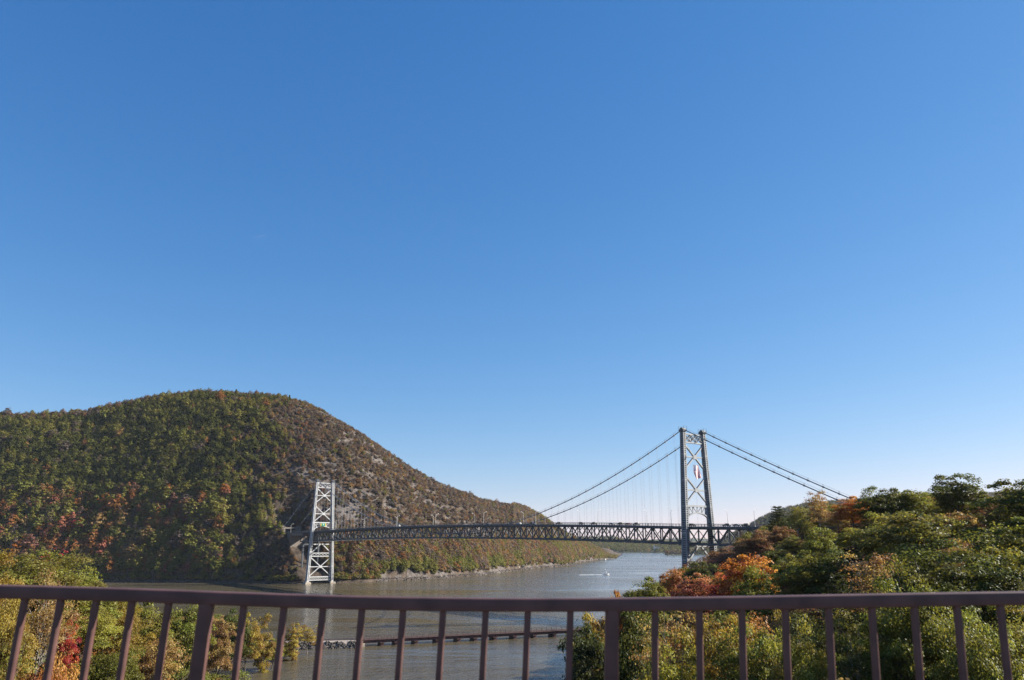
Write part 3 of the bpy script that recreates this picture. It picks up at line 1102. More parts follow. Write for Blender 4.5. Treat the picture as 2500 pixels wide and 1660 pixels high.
def build_tower(s, zbase, pm_):
    tw = new_obj("tower", None, bridge, (s, 0, 0))
    for side in (-1, 1):
        tower_leg(side, zbase).build("leg", (pm_, M["truss_paint"]), tw)
        m = MB()                                  # saddle housing on top, with its little hand rail
        y0 = side * leg_y(TOP)
        m.tube([(0, y0 - 1.5, TOP + 0.1), (0, y0 + 1.5, TOP + 0.1)], 1.25, 12)
        m.box(-1.7, 1.7, y0 - 1.55, y0 + 1.55, TOP - 0.9, TOP + 0.2)
        for ex in (-1.9, 1.9):
            for ey in (-1.4, 1.4):
                m.beam((ex, y0 + ey, TOP - 0.4), (ex, y0 + ey, TOP + 2.2), 0.14, 0.14)
            m.beam((ex, y0 - 1.4, TOP + 2.1), (ex, y0 + 1.4, TOP + 2.1), 0.12, 0.12)
        m.build("cable_saddle", M["truss_paint"], tw)
    w, d = 0.78, 1.3                               # width in the tower plane, depth along the bridge

    def strut(name, z0, z1, cross):
        m = MB()
        for z in (z0, z1):
            y = leg_y(z) - 1.2
            m.beam((0, -y, z), (0, y, z), d, 0.8, (0, 0, 1))
        ya = leg_y((z0 + z1) / 2) - 1.3
        k = cross
        for i in range(k):
            a, b = -ya + 2 * ya * i / k, -ya + 2 * ya * (i + 1) / k
            for ex in (-0.5, 0.5):
                m.beam((ex, a, z0 + .4), (ex, b, z1 - .4), 0.22, 0.55, (1, 0, 0))
                m.beam((ex, b, z0 + .4), (ex, a, z1 - .4), 0.22, 0.55, (1, 0, 0))
            if i:
                m.beam((0, a, z0), (0, a, z1), 0.9, 0.3, (1, 0, 0)) if k < 4 else None
        m.build(name, pm_, tw)

    def xbrace(z0, z1):
        zc = (z0 + z1) / 2
        m = MB()
        for sg in (-1, 1):
            a = Vector((0, -sg * (leg_y(z0) - 1.2), z0))
            b = Vector((0, sg * (leg_y(z1) - 1.2), z1))
            m.beam(a, b, d * (0.8 if sg > 0 else 0.78), w, (0, 1, 0))
        m.box(-0.66, 0.66, -1.5, 1.5, zc - 1.2, zc + 1.2)
        m.build("cross_brace", pm_, tw)
        m = MB()
        y = leg_y(zc) - 1.2
        m.beam((0, -y, zc), (0, y, zc), 0.9, 0.8)
        m.build("tie_strut", pm_, tw)

    strut("portal_strut", 100.8, 105.8, 3)
    xbrace(85.0, 99.5)
    xbrace(64.8, 80.6)
    m = MB()                                      # portal arch over the roadway
    y = leg_y(63.4) - 1.2
    m.beam((0, -y, 63.4), (0, y, 63.4), d, 1.1)
    pts = []
    for i in range(17):
        a = math.pi * i / 16
        pts.append((0, -math.cos(a) * (leg_y(56) - 1.4), 53.9 + 5.6 * math.sin(a) ** 0.8))
    for a, b in zip(pts[:-1], pts[1:]):
        m.beam(a, b, d * 0.9, 0.7, (0, 0, 1))
    for i in range(1, 16):
        if i in (1, 2, 4, 6, 8, 10, 12, 14, 15):
            p = pts[i]
            m.beam(p, (0, p[1] * 1.03, 63.2), 0.5, 0.4, (1, 0, 0))
    for i, j in ((1, 2), (2, 4), (4, 6), (6, 8), (10, 8), (12, 10), (14, 12), (15, 14)):
        m.beam((0, pts[i][1], 63.0), pts[j], 0.45, 0.4, (1, 0, 0))
    m.build("portal_arch", pm_, tw)
    m = MB()                                      # below the deck
    m.beam((0, -leg_y(41) + 1.2, 40.6), (0, leg_y(41) - 1.2, 40.6), 1.3, 1.0)
    for sg in (-1, 1):
        m.beam((0, sg * 0.6, 41.0), (0, sg * (leg_y(31) - 1.2), 31.4), 1.1, 1.0, (0, 1, 0))
    m.build("deck_brace", pm_, tw)
    strut("lattice_strut", 28.0, 31.4, 6)
    xbrace(7.4, 27.2)
    strut("lattice_strut", 3.6, 6.9, 12)
    for side in (-1, 1):
        m = MB()
        yb = side * leg_y(0)
        m.box(-4.2, 4.2, yb - 3.2, yb + 3.2, -3.0, 0.9)
        m.box(-3.6, 3.6, yb - 2.7, yb + 2.7, 0.9, zbase + 0.05)
        m.build("pier", M["concrete"], tw)
    return tw


build_tower(0.0, 2.0, M["shaded_paint"])
build_tower(SPAN, 2.0, M["paint"])

S0, S1 = -13, 5                                   # extra panels on the two side spans
NODES = list(range(S0, PANELS + S1 + 1))
CH = 8.6                                          # depth between chords
vm = MB()
vm.box(-0.27, 0.27, -0.3, 0.3, -CH + 0.3, -0.3)
vert_me = vm.mesh("vertical", M["truss_paint"])
da, db = MB(), MB()
da.beam((0, 0, -0.2), (PL, 0, -CH + 0.2), 0.5, 0.62, (0, 1, 0))
db.beam((0, 0, -CH + 0.2), (PL, 0, -0.2), 0.5, 0.62, (0, 1, 0))
dia_me = (da.mesh("diagonal", M["truss_paint"]), db.mesh("diagonal", M["truss_paint"]))


def node_z(k):
    return deck_z(k * PL) - 1.3                   # centre of the top chord


for side in (1, -1):
    y = side * TRY
    tr = new_obj("truss", None, bridge)
    for nm, dz in (("top_chord", 0.0), ("bottom_chord", CH)):
        m = MB()
        for k in NODES[:-1]:
            a, b = k * PL, (k + 1) * PL
            m.beam((a, y, node_z(k) - dz), (b, y, node_z(k + 1) - dz), 0.8, 0.9)
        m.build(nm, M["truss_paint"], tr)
    for k in NODES:
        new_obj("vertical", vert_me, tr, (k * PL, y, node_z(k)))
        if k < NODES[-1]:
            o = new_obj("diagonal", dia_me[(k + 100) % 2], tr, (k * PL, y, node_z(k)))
            o.rotation_euler = (0, -math.atan2(node_z(k + 1) - node_z(k), PL), 0)

m = MB()                                          # floor beams, bottom struts and wind bracing
for k in NODES:
    a, z = k * PL, node_z(k)
    m.beam((a, -TRY - 1.0, z + 0.15), (a, TRY + 1.0, z + 0.15), 0.5, 0.9)
    m.beam((a, -TRY - 0.9, z - CH - 0.55), (a, TRY + 0.9, z - CH - 0.55), 0.55, 0.6)
    if k < NODES[-1]:
        b, zb = (k + 1) * PL, node_z(k + 1)
        sg = 1 if k % 2 else -1
        m.beam((a, -TRY * sg, z - CH - 0.1), (b, TRY * sg, zb - CH - 0.1), 0.35, 0.3)
        if k % 2 == 0:
            m.beam((a, -TRY, z - CH + .3), (a, 0, z - 0.5), 0.3, 0.3, (1, 0, 0))
            m.beam((a, TRY, z - CH + .3), (a, 0, z - 0.5), 0.3, 0.3, (1, 0, 0))
tag(m.build("floor_framing", M["truss_paint"], bridge), kind="stuff")

DK0, DK1 = -165.0, 652.0
ss = [DK0 + (DK1 - DK0) * i / 120 for i in range(121)]
m = MB()
for a, b in zip(ss[:-1], ss[1:]):
    za, zb = deck_z(a), deck_z(b)
    m.poly([(a, -10.4, za), (b, -10.4, zb), (b, 10.4, zb), (a, 10.4, za), (a, -10.4, za - 0.55), (b, -10.4, zb - 0.55), (b, 10.4, zb - 0.55), (a, 10.4, za - 0.55)],
           [(0, 1, 2, 3), (7, 6, 5, 4), (1, 0, 4, 5), (3, 2, 6, 7)])
m.build("deck", M["asphalt"], bridge)
for side in (1, -1):
    m = MB()                                      # fascia girder with stiffeners
    for a, b in zip(ss[:-1], ss[1:]):
        m.beam((a, side * 10.5, deck_z(a) - 0.55), (b, side * 10.5, deck_z(b) - 0.55), 0.18, 1.15)
    m.build("fascia", M["truss_paint"], bridge)
    m = MB()                                      # parapet: posts and three rails
    for a, b in zip(ss[:-1], ss[1:]):
        for h, t_ in ((1.35, 0.14), (0.95, 0.08), (0.55, 0.08)):
            m.beam((a, side * 10.3, deck_z(a) + h), (b, side * 10.3, deck_z(b) + h), t_, t_)
    x_ = DK0 + 1
    while x_ < DK1:
        z = deck_z(x_)
        m.box(x_ - .08, x_ + .08, side * 10.3 - .08, side * 10.3 + .08, z, z + 1.3)
        x_ += PL / 3
    tag(m.build("parapet", M["truss_paint"], bridge), kind="stuff")

CS0, CS1 = -118.0, SPAN + 86.0
for side in (1, -1):
    y = side * TRY
    st = [CS0 + (0 - CS0) * i / 14 for i in range(15)] + [SPAN * i / 72 for i in range(1, 73)] + [SPAN + (CS1 - SPAN) * i / 12 for i in range(1, 13)]
    sag = lambda s: -1.2 * math.sin(math.pi * min(1, -s / 118)) if s < 0 else (-0.9 * math.sin(math.pi * min(1, (s - SPAN) / 86)) if s > SPAN else 0)
    pts = [(s, y, cable_z(s) + sag(s) + 0.6) for s in st]
    m = MB()
    m.tube(pts, 0.29, 8)
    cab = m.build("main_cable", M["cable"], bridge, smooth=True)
    m = MB()
    for dy in (-0.45, 0.45):
        m.tube([(p[0], y + dy, p[2] + 1.25) for p in pts], 0.026, 3)
    m.build("hand_rope", M["cable"], cab)
    m = MB()
    bs = [i * PL for i in range(1, 72)] + [-8.5 * i for i in range(1, 14)] + [SPAN + 8.5 * i for i in range(1, 10)]
    for s in bs:
        z = cable_z(s) + sag(s) + 0.6
        e = 0.4
        z2 = cable_z(s + e) + sag(s + e) + 0.6
        m.tube([(s - e, y, 2 * z - z2), (s + e, y, z2)], 0.5, 6)
        for dy in (-0.45, 0.45):
            m.beam((s, y + dy, z), (s, y + dy, z + 1.4), 0.09, 0.09)
    tag(m.build("cable_band", M["cable"], cab), kind="stuff")
    for i in range(1, 72):
        s = i * PL
        zt, zb = cable_z(s) + 0.4, node_z(i) + 0.3
        if zt - zb < 0.6:
            continue
        m = MB()
        for dx in (-0.28, 0.28):
            m.tube([(dx, 0, 0), (dx, 0, zt - zb)], 0.029, 4, False)
        m.build("suspender", M["rope"], bridge, (s, y, zb))

m = MB()                                          # bent under the far side span and the far abutment
for sy in (-1, 1):
    m.beam((SPAN + 27, sy * 9, 12), (SPAN + 27, sy * 9, deck_z(SPAN + 27) - 10), 1.6, 1.6)
m.beam((SPAN + 27, -9, 40.5), (SPAN + 27, 9, 40.5), 1.4, 1.6)
m.build("bent", M["truss_paint"], bridge)
m = MB()
m.box(SPAN + 62, SPAN + 74, -11.2, 11.2, 30, deck_z(SPAN + 66) - 0.6)
for sy in (-1, 1):
    m.box(SPAN + 30, SPAN + 64, sy * 9 - 0.5, sy * 9 + 0.5, deck_z(SPAN + 45) - 3.6, deck_z(SPAN + 45) - 1.2)
m.build("abutment", M["masonry"], bridge)
for sy in (-1, 1):                                # stone anchorage blocks that take the cables
    m = MB()
    s0 = SPAN + 84
    y0 = sy * 9.6
    m.box(s0, s0 + 7, y0 - 2.4, y0 + 2.4, 51.0, 59.2)
    m.box(s0 - 0.4, s0 + 7.4, y0 - 2.8, y0 + 2.8, 59.2, 60.2)
    m.box(s0 + 1, s0 + 6, y0 - 1.8, y0 + 1.8, 60.2, 61.4)
    m.build("anchorage_block", M["masonry"], bridge)
m = MB()
m.box(SPAN + 86, SPAN + 90, -7.0, 7.0, deck_z(600) + 5.0, deck_z(600) + 6.6)
m.box(SPAN + 92, SPAN + 132, -14.5, -13.3, 50, 57.5)
m.build("retaining_wall", M["masonry"], bridge)
m = MB()                                          # near abutment on the wooded slope
m.box(-170, -92, -11.0, 11.0, 30, deck_z(-120) - 0.7)
m.build("abutment", M["masonry"], bridge)


def bridge_place(s, l, z):
    return (NT.x + BD.x * s + BN.x * l, NT.y + BD.y * s + BN.y * l, z)


# ------------------------------------------------------------------ flag hung in the near tower
flag = empty("flag", bridge_place(0, 0.4, 79.0), BRZ)
tag(flag, "striped flag hanging vertically between the legs of the near bridge tower", "flag")
FW, FH = 5.0, 8.4


def cloth(u0, u1, v0, v1, nu, nv, dx=0.0):
    """patch of the hanging flag; u across (seen left to right), v down from the top edge"""
    m = MB()
    pts = []
    for j in range(nv + 1):
        v = v0 + (v1 - v0) * j / nv
        for i in range(nu + 1):
            u = u0 + (u1 - u0) * i / nu
            q = v / FH
            wob = 0.35 * math.sin(u * 1.7 + v * 0.5) * (0.3 + q)
            pts.append((-1.1 + dx + wob, FW / 2 - u - 1.9 * q * q - 0.4 * q, FH - v * (1 - 0.03 * u)))
    fs = [(j * (nu + 1) + i, (j + 1) * (nu + 1) + i, (j + 1) * (nu + 1) + i + 1, j * (nu + 1) + i + 1) for j in range(nv) for i in range(nu)]
    m.poly(pts, fs)
    return m


SW = FW / 13
for i in range(13):
    cloth(i * SW, (i + 1) * SW, 0 if i >= 7 else FH * 0.4, FH, 2, 14).build("stripe", M["flag_red"] if i % 2 == 0 else M["flag_white"], flag)
cant = cloth(0, 7 * SW, 0, FH * 0.4, 6, 6).build("canton", M["flag_blue"], flag)
m = MB()
for r in range(9):
    for c in range(6 if r % 2 == 0 else 5):
        u = 7 * SW * (r + 0.7) / 9.4
        v = FH * 0.4 * (c + (0.6 if r % 2 == 0 else 1.1)) / 6.3
        for dx in (-0.03, 0.03):
            s5 = cloth(u - 0.09, u + 0.09, v - 0.09, v + 0.09, 1, 1, dx)
            m.poly(s5.v, s5.f)
tag(m.build("star", M["flag_white"], cant), kind="stuff")
mm = MB()
mm.beam((-1.1, -FW / 2 - 0.2, FH + 0.08), (-1.1, FW / 2 + 0.2, FH + 0.08), 0.12, 0.12)
mm.build("hanging_bar", M["cable"], flag)

# ------------------------------------------------------------------ green sign on the far tower's portal
sg = empty("road_sign", bridge_place(SPAN - 1.6, 0, 59.0), BRZ)
tag(sg, "small green road sign with white mark on the far tower's portal arch", "sign")
m = MB()
m.box(-0.1, 0.1, -2.2, 2.2, 0.6, 3.9)
m.build("panel", M["green_sign"], sg)
m = MB()
m.beam((-0.16, 0, 1.2), (-0.16, 0, 2.5), 0.12, 0.45, (0, 1, 0))
m.beam((-0.16, 0, 2.3), (-0.16, 0.75, 3.4), 0.12, 0.42, (0, 1, 0))
m.beam((-0.17, 0, 2.3), (-0.17, -0.75, 3.4), 0.12, 0.42, (0, 1, 0))
m.build("mark", M["white"], sg)
for sy in (-1, 1):
    m = MB()
    m.box(-0.1, 0.1, sy * 2.75 - 0.5, sy * 2.75 + 0.5, 0.6, 3.6)
    m.build("yellow_panel", M["yellow"], sg)

# ------------------------------------------------------------------ street lamps along the bridge
LAMPS = [(s, 1) for s in (-45.9, 11.8, 73.8, 136.9, 200.0, 268.6, 333.6, 396.2, 457.4, 520.0, 571.2, 632.1)] + \
        [(s, -1) for s in (-13.8, 48.7, 111.6, 175.0, 239.5, 303.1, 365.9, 431.8, 496.0)]
pm, am, hm = MB(), MB(), MB()
pm.tube([(0, 0, 0), (0, 0, 1.2), (0, 0, 8.2)], [0.17, 0.14, 0.09], 6)
pm.box(-0.22, 0.22, -0.22, 0.22, 0, 0.4)
am.tube([(0, 0, 8.15), (0, -0.5, 8.9), (0, -1.3, 9.35), (0, -2.3, 9.6)], [0.085, 0.075, 0.07, 0.06], 5)
hm.tube([(0, -2.1, 9.6), (0, -2.5, 9.66), (0, -3.1, 9.6)], [0.13, 0.2, 0.1], 6)
pme, ame, hme = pm.mesh("pole", M["lamp"]), am.mesh("arm", M["lamp"]), hm.mesh("lamp_head", M["lamp"])
ORD = ["first", "second", "third", "fourth", "fifth", "sixth", "seventh", "eighth", "ninth", "tenth", "eleventh", "twelfth"]
cnt = {1: 0, -1: 0}
for s, side in LAMPS:
    t_ = empty("street_lamp", bridge_place(s, side * 9.9, deck_z(s)), BRZ + (0 if side > 0 else math.pi))
    tag(t_, "pale lamp post, %s from the right along the bridge's %s parapet" % (ORD[cnt[side]], "near" if side > 0 else "far"), "street lamp", "lamp posts along the bridge deck")
    cnt[side] += 1
    new_obj("pole", pme, t_)
    new_obj("arm", ame, t_)
    new_obj("lamp_head", hme, t_)

# ------------------------------------------------------------------ cars on the bridge
CARC = [(0.03, 0.03, 0.035), (0.10, 0.10, 0.11), (0.05, 0.06, 0.09), (0.22, 0.22, 0.23), (0.10, 0.02, 0.02), (0.55, 0.55, 0.55)]
CMAT = [mat("car_paint_%d" % i, c, 0.5, spec=0.2) for i, c in enumerate(CARC)]
CNAME = ["black", "dark grey", "dark blue", "grey", "dark red", "silver"]


def prism(prof, y0, y1):
    m = MB()
    n = len(prof)
    m.poly([(x, y0, z) for x, z in prof] + [(x, y1, z) for x, z in prof],
           [tuple(range(n)), tuple(reversed(range(n, 2 * n)))] + [((i + 1) % n, i, n + i, n + (i + 1) % n) for i in range(n)])
    return m


def car_parts(suv):
    h = 1.75 if suv else 1.45
    L = 2.35
    body = prism([(-L, 0.35), (L, 0.35), (L, 0.75), (L - 0.25, 0.95), (1.0, 1.02), (-L + 0.5, 1.05), (-L, 0.95)], -0.9, 0.9)
    cab = prism([(1.15, 1.02), (0.45, h - 0.04), (-1.2 if not suv else -2.0, h), (-2.0 if not suv else -2.3, 1.05)], -0.78, 0.78)
    win = prism([(0.98, 1.08), (0.40, h - 0.14), (-1.15 if not suv else -1.9, h - 0.12), (-1.75 if not suv else -2.1, 1.1)], -0.80, 0.80)
    wh = MB()
    wh.tube([(0, -0.11, 0), (0, 0.11, 0)], 0.34, 10)
    return body.mesh("body", CMAT[0]), cab.mesh("cabin", CMAT[0]), win.mesh("window", M["glass"]), wh.mesh("wheel", M["tyre"])


CP = {False: car_parts(False), True: car_parts(True)}


def recolour(me, i):
    c = me.copy()
    c.materials[0] = CMAT[i]
    return c


CARS = [(118.6, 0, 1, 0), (95.0, 1, 1, 0), (83.5, 0, 1, 1), (68.6, 3, 0, 0), (59.1, 0, 1, 0), (54.4, 4, 0, 0), (45.3, 1, 1, 1), (0.8, 0, 1, 0),
        (-23.4, 2, 1, 0), (-28.9, 3, 0, 0), (-35.9, 0, 1, 1), (150.0, 2, 0, 0), (166.0, 5, 0, 1), (205.0, 1, 0, 0), (340.0, 5, 1, 0)]
CLAB = ["first dark car left of the lamp over the near tower span", "", ""]
order = sorted(range(len(CARS)), key=lambda i: -CARS[i][0])
for rank, i in enumerate(order):
    s, ci_, suv, _ = CARS[i]
    lane = 4.2 if suv else 2.0
    c = empty("car", bridge_place(s, lane, deck_z(s) + 0.02), BRZ + (math.pi if rank % 2 else 0))
    where = "%s car from the left" % ORD[rank] if rank < 8 else "%s car from the right" % ORD[len(CARS) - 1 - rank]
    tag(c, "small %s %s on the bridge deck, %s" % (CNAME[ci_], "tall car" if suv else "low car", where), "car", "cars crossing the bridge")
    b_, k_, w_, wh = CP[bool(suv)]
    bo = new_obj("body", recolour(b_, ci_), c)
    ca = new_obj("cabin", recolour(k_, ci_), c)
    new_obj("window", w_, ca)
    for wx in (-1.45, 1.45):
        for wy in (-0.82, 0.82):
            new_obj("wheel", wh, c, (wx, wy, 0.34))
# ------------------------------------------------------------------ rail trestle over the creek mouth
TA, TB = Vector((-64.5, 353.6)), Vector((66.0, 408.5))
TBEND = Vector((-2.0, 378.5))
tL = (TB - TA).length
tdir = (TB - TA) / tL
TRZ = math.atan2(tdir.y, tdir.x)
tr = empty("railway_trestle", (TA.x, TA.y, 0), TRZ)
tag(tr, "low rusty brown railway trestle on short piers across the creek mouth", "railway bridge")
m = MB()
for y in (-2.3, 2.3):
    m.box(0, tL, y - 0.2, y + 0.2, 1.35, 2.55)
x_ = 1.0
while x_ < tL:
    for y in (-2.52, 2.52):
        m.box(x_ - 0.07, x_ + 0.07, y - 0.06, y + 0.06, 1.4, 2.5)
    x_ += 2.4
m.build("girder", M["rust"], tr)
m = MB()
m.box(0, tL, -3.0, 3.0, 2.55, 2.72)
m.build("deck", M["rust"], tr)
m = MB()
x_ = 0.3
while x_ < tL:
    m.box(x_ - 0.12, x_ + 0.12, -1.5, 1.5, 2.72, 2.87)
    x_ += 0.62
tag(m.build("sleeper", M["tie"], tr), kind="stuff")
for y in (-0.75, 0.75):
    m = MB()
    m.box(0, tL, y - 0.05, y + 0.05, 2.87, 3.03)
    m.build("rail", M["steel"], tr)
for y in (-2.9, 2.9):
    m = MB()
    x_ = 0.5
    while x_ < tL:
        m.box(x_ - 0.05, x_ + 0.05, y - 0.05, y + 0.05, 2.72, 4.0)
        x_ += 2.6
    m.box(0, tL, y - 0.03, y + 0.03, 3.88, 3.96)
    m.box(0, tL, y - 0.02, y + 0.02, 3.3, 3.35)
    m.build("handrail", M["rust"], tr)
pierm = MB()
pierm.box(-0.75, 0.75, -2.9, 2.9, -3, 1.05)
pierm.box(-1.0, 1.0, -3.1, 3.1, 1.05, 1.35)
pme_ = pierm.mesh("pier", M["rust"])
for px, py in ((-56.3, 356.6), (-50.5, 359.0), (-42.5, 362.3), (-33.3, 365.7), (-24.1, 369.1), (-16.9, 372.2), (-8.1, 375.7), (0.7, 379.9), (9.7, 384.2), (18.6, 389.2), (28, 392.5), (38, 396.7), (48, 401)):
    new_obj("pier", pme_, tr, ((Vector((px, py)) - TA).dot(tdir), 0, 0))

# causeway: stone embankment that carries the track to the left bank
cw = []
A_, B_ = Vector((-128.0, 342.0)), TA + tdir * 0.5
cd = (B_ - A_).normalized()
cn = Vector((-cd.y, cd.x))
cl = (B_ - A_).length
V_, n_c = [], 40
prof_c = [(-8.5, -1.5), (-5.6, 0.9), (-4.3, 2.2), (-3.0, 2.55), (0, 2.62), (3.0, 2.55), (4.3, 2.2), (5.6, 0.9), (8.5, -1.5)]
for i in range(n_c + 1):
    p = A_ + cd * (cl * i / n_c)
    for j, (l, z) in enumerate(prof_c):
        w = (hash01(i, j, 5) - 0.5)
        V_.append((p.x + cn.x * (l + w * 0.8), p.y + cn.y * (l + w * 0.8), z + (w * 0.5 if j not in (3, 4, 5) else w * 0.1)))
np_ = len(prof_c)
Q_ = [(i * np_ + j, (i + 1) * np_ + j, (i + 1) * np_ + j + 1, i * np_ + j + 1) for i in range(n_c) for j in range(np_ - 1)]
m = MB()
m.poly(V_, Q_)
b0 = n_c * np_
m.poly([V_[b0 + j] for j in range(np_)], [tuple(range(np_))])
tag(m.build("causeway_ground", M["ballast"]), kind="structure")
tk = empty("railway_track", (A_.x, A_.y, 0), math.atan2(cd.y, cd.x))
tag(tk, "rusty railway track on the stony causeway left of the trestle", "railway track")
for y in (-0.75, 0.75):
    m = MB()
    m.box(0, cl, y - 0.06, y + 0.06, 2.87, 3.03)
    m.build("rail", M["steel"], tk)
m = MB()
x_ = 0.3
while x_ < cl:
    m.box(x_ - 0.12, x_ + 0.12, -1.4, 1.4, 2.66, 2.87)
    x_ += 0.62
tag(m.build("sleeper", M["tie"], tk), kind="stuff")
ab = MB()
ab.box(-1.2, 1.2, -3.8, 3.8, -2, 1.3)
ab.box(-1.2, 0.2, -4.4, 4.4, 1.3, 2.4)
o = ab.build("abutment", M["concrete"], tr, (-0.2, 0, 0))
n = 900
u = RNG.random(n) * cl
sd = np.where(RNG.random(n) < 0.8, -1, 1)
l = sd * (4.0 + 3.4 * RNG.random(n))
zz = np.interp(np.abs(l), [4.3, 5.6, 7.6], [2.0, 0.8, -0.6])
sz = 0.35 + 0.55 * RNG.random(n)
forest("causeway_stones", np.stack([A_.x + cd.x * u + cn.x * l, A_.y + cd.y * u + cn.y * l, zz], 1), RNG.random((n, 3)) * 6.28,
       np.stack([sz, sz, sz * 0.75], 1), np.ones((n, 4)), RNG.integers(0, 4, n), ROCKS)

# ------------------------------------------------------------------ boats
def hull_mesh(L, B, H):
    m = MB()
    st = [(-0.5, 0.88, 0.0), (-0.2, 1.0, 0.0), (0.1, 0.96, 0.02), (0.32, 0.66, 0.12), (0.45, 0.28, 0.22), (0.5, 0.03, 0.32)]
    pts = []
    for x, w, r in st:
        pts += [(x * L, 0, -0.25 * H + r * 0.3 * H), (x * L, w * B * 0.38, 0.0), (x * L, w * B / 2, H * (1 + r)), (x * L, -w * B / 2, H * (1 + r)), (x * L, -w * B * 0.38, 0.0)]
    fs = [(4, 3, 2, 1, 0)]
    for i in range(len(st) - 1):
        for j in range(5):
            k = (j + 1) % 5
            fs.append((i * 5 + j, i * 5 + k, (i + 1) * 5 + k, (i + 1) * 5 + j))
    m.poly(pts, fs)
    return m.mesh("hull", M["white"])


def motorboat(x, y, rz, sc, label, group=None):
    t_ = empty("motorboat", (x, y, 0), rz)
    t_.scale = (sc, sc, sc * 0.82)
    tag(t_, label, "boat", group)
    new_obj("hull", hull_mesh(9.0, 3.0, 1.25), t_)
    ca = prism([(2.6, 1.4), (1.5, 2.6), (-1.4, 2.7), (-1.6, 1.3)], -1.15, 1.15).build("cabin", M["white"], t_)
    prism([(2.25, 1.85), (1.6, 2.48), (-1.1, 2.5), (-1.1, 1.9)], -1.18, 1.18).build("window", M["glass"], ca)
    fb = prism([(1.2, 2.7), (0.9, 3.5), (-1.2, 3.5), (-1.3, 2.7)], -1.0, 1.0).build("flybridge", M["white"], t_)
    m = MB()
    for px in (-1.0, 0.8):
        for py in (-0.9, 0.9):
            m.beam((px, py, 3.5), (px, py, 4.7), 0.09, 0.09)
    m.box(-1.4, 1.2, -1.1, 1.1, 4.7, 4.82)
    m.build("canopy", M["white"], t_)
    m = MB()
    m.tube([(-0.5, 0, 4.8), (-0.6, 0, 7.2)], [0.05, 0.03], 4)
    for k in range(10):
        m.beam((3.9 - 0.1 * k, 0.35 + 0.1 * k, 1.6), (3.9 - 0.1 * k, 0.35 + 0.1 * k, 2.2), 0.04, 0.04) if k % 3 == 0 else None
    m.build("mast", M["white"], t_)
    return t_


def sailboat(x, y, rz, sc, label, group=None):
    t_ = empty("sailboat", (x, y, 0), rz)
    t_.scale = (sc, sc, sc)
    tag(t_, label, "boat", group)
    new_obj("hull", hull_mesh(8.0, 2.4, 0.9), t_)
    m = MB()
    m.tube([(0.6, 0, 0.9), (0.6, 0, 10.5)], [0.09, 0.05], 5)
    m.tube([(0.6, 0, 1.7), (-3.0, 0.3, 1.75)], 0.06, 4)
    m.build("mast", M["white"], t_)
    m = MB()
    m.poly([(0.5, 0, 10.2), (0.5, 0, 1.85), (-1.4, 0.42, 1.8), (-2.9, 0.3, 1.85), (-1.0, 0.4, 6)], [(0, 1, 2, 4), (4, 2, 3)])
    m.build("sail", M["white"], t_)
    prism([(1.6, 0.9), (1.1, 1.45), (-1.2, 1.45), (-1.4, 0.9)], -0.7, 0.7).build("cabin", M["white"], t_)
    return t_


BX, BY = 128.2, 1105.1
hd = math.radians(18)
motorboat(BX, BY, hd, 1.0, "white motorboat cruising on the river with a long foamy wake behind it")
m = MB()                                          # the wake it leaves
pts, fs = [], []
for i in range(31):
    d = -3.5 - 36 * i / 30
    w = 0.9 + 2.4 * (i / 30) ** 0.7 + 0.5 * hash01(i, 3, 9)
    ms = 0.10 * (1 - i / 30) ** 2 + 0.012
    for e, h in ((-1, 0.004), (-0.4, ms), (0.3, ms * 0.9), (1, 0.004)):
        lx, ly = d, e * w + 0.3 * (hash01(i, 7, 4) - .5)
        pts.append((BX + math.cos(hd) * lx - math.sin(hd) * ly, BY + math.sin(hd) * lx + math.cos(hd) * ly, h + 0.004))
    if i:
        for j in range(3):
            fs.append(((i - 1) * 4 + j, i * 4 + j, i * 4 + j + 1, (i - 1) * 4 + j + 1))
m.poly(pts, fs)
tag(m.build("wake_foam", M["foam"]), kind="stuff")
motorboat(146, 1268, math.radians(100), 0.55, "tiny white boat just behind the larger motorboat")
sailboat(561.8, 2810, math.radians(20), 0.9, "tiny white sailboat far off beside the near tower leg")
sailboat(478, 3000, math.radians(160), 0.8, "tiny white sailboat farthest off near the wooded far shore")
motorboat(237, 2050, math.radians(60), 0.8, "tiny white boat moored off the rocky point")
bu = empty("buoy", (343.9, 2461, 0))
tag(bu, "small dark buoy alone on the far reach of the river", "buoy")
m = MB()
m.tube([(0, 0, -0.6), (0, 0, 0.9)], [1.5, 1.5], 10)
m.build("float", M["tyre"], bu)
m = MB()
for a in range(3):
    m.beam((1.0 * math.cos(a * 2.1), 1.0 * math.sin(a * 2.1), 0.9), (0.3 * math.cos(a * 2.1), 0.3 * math.sin(a * 2.1), 4.2), 0.16, 0.16)
m.box(-0.5, 0.5, -0.5, 0.5, 4.2, 5.2)
m.build("frame", M["tyre"], bu)


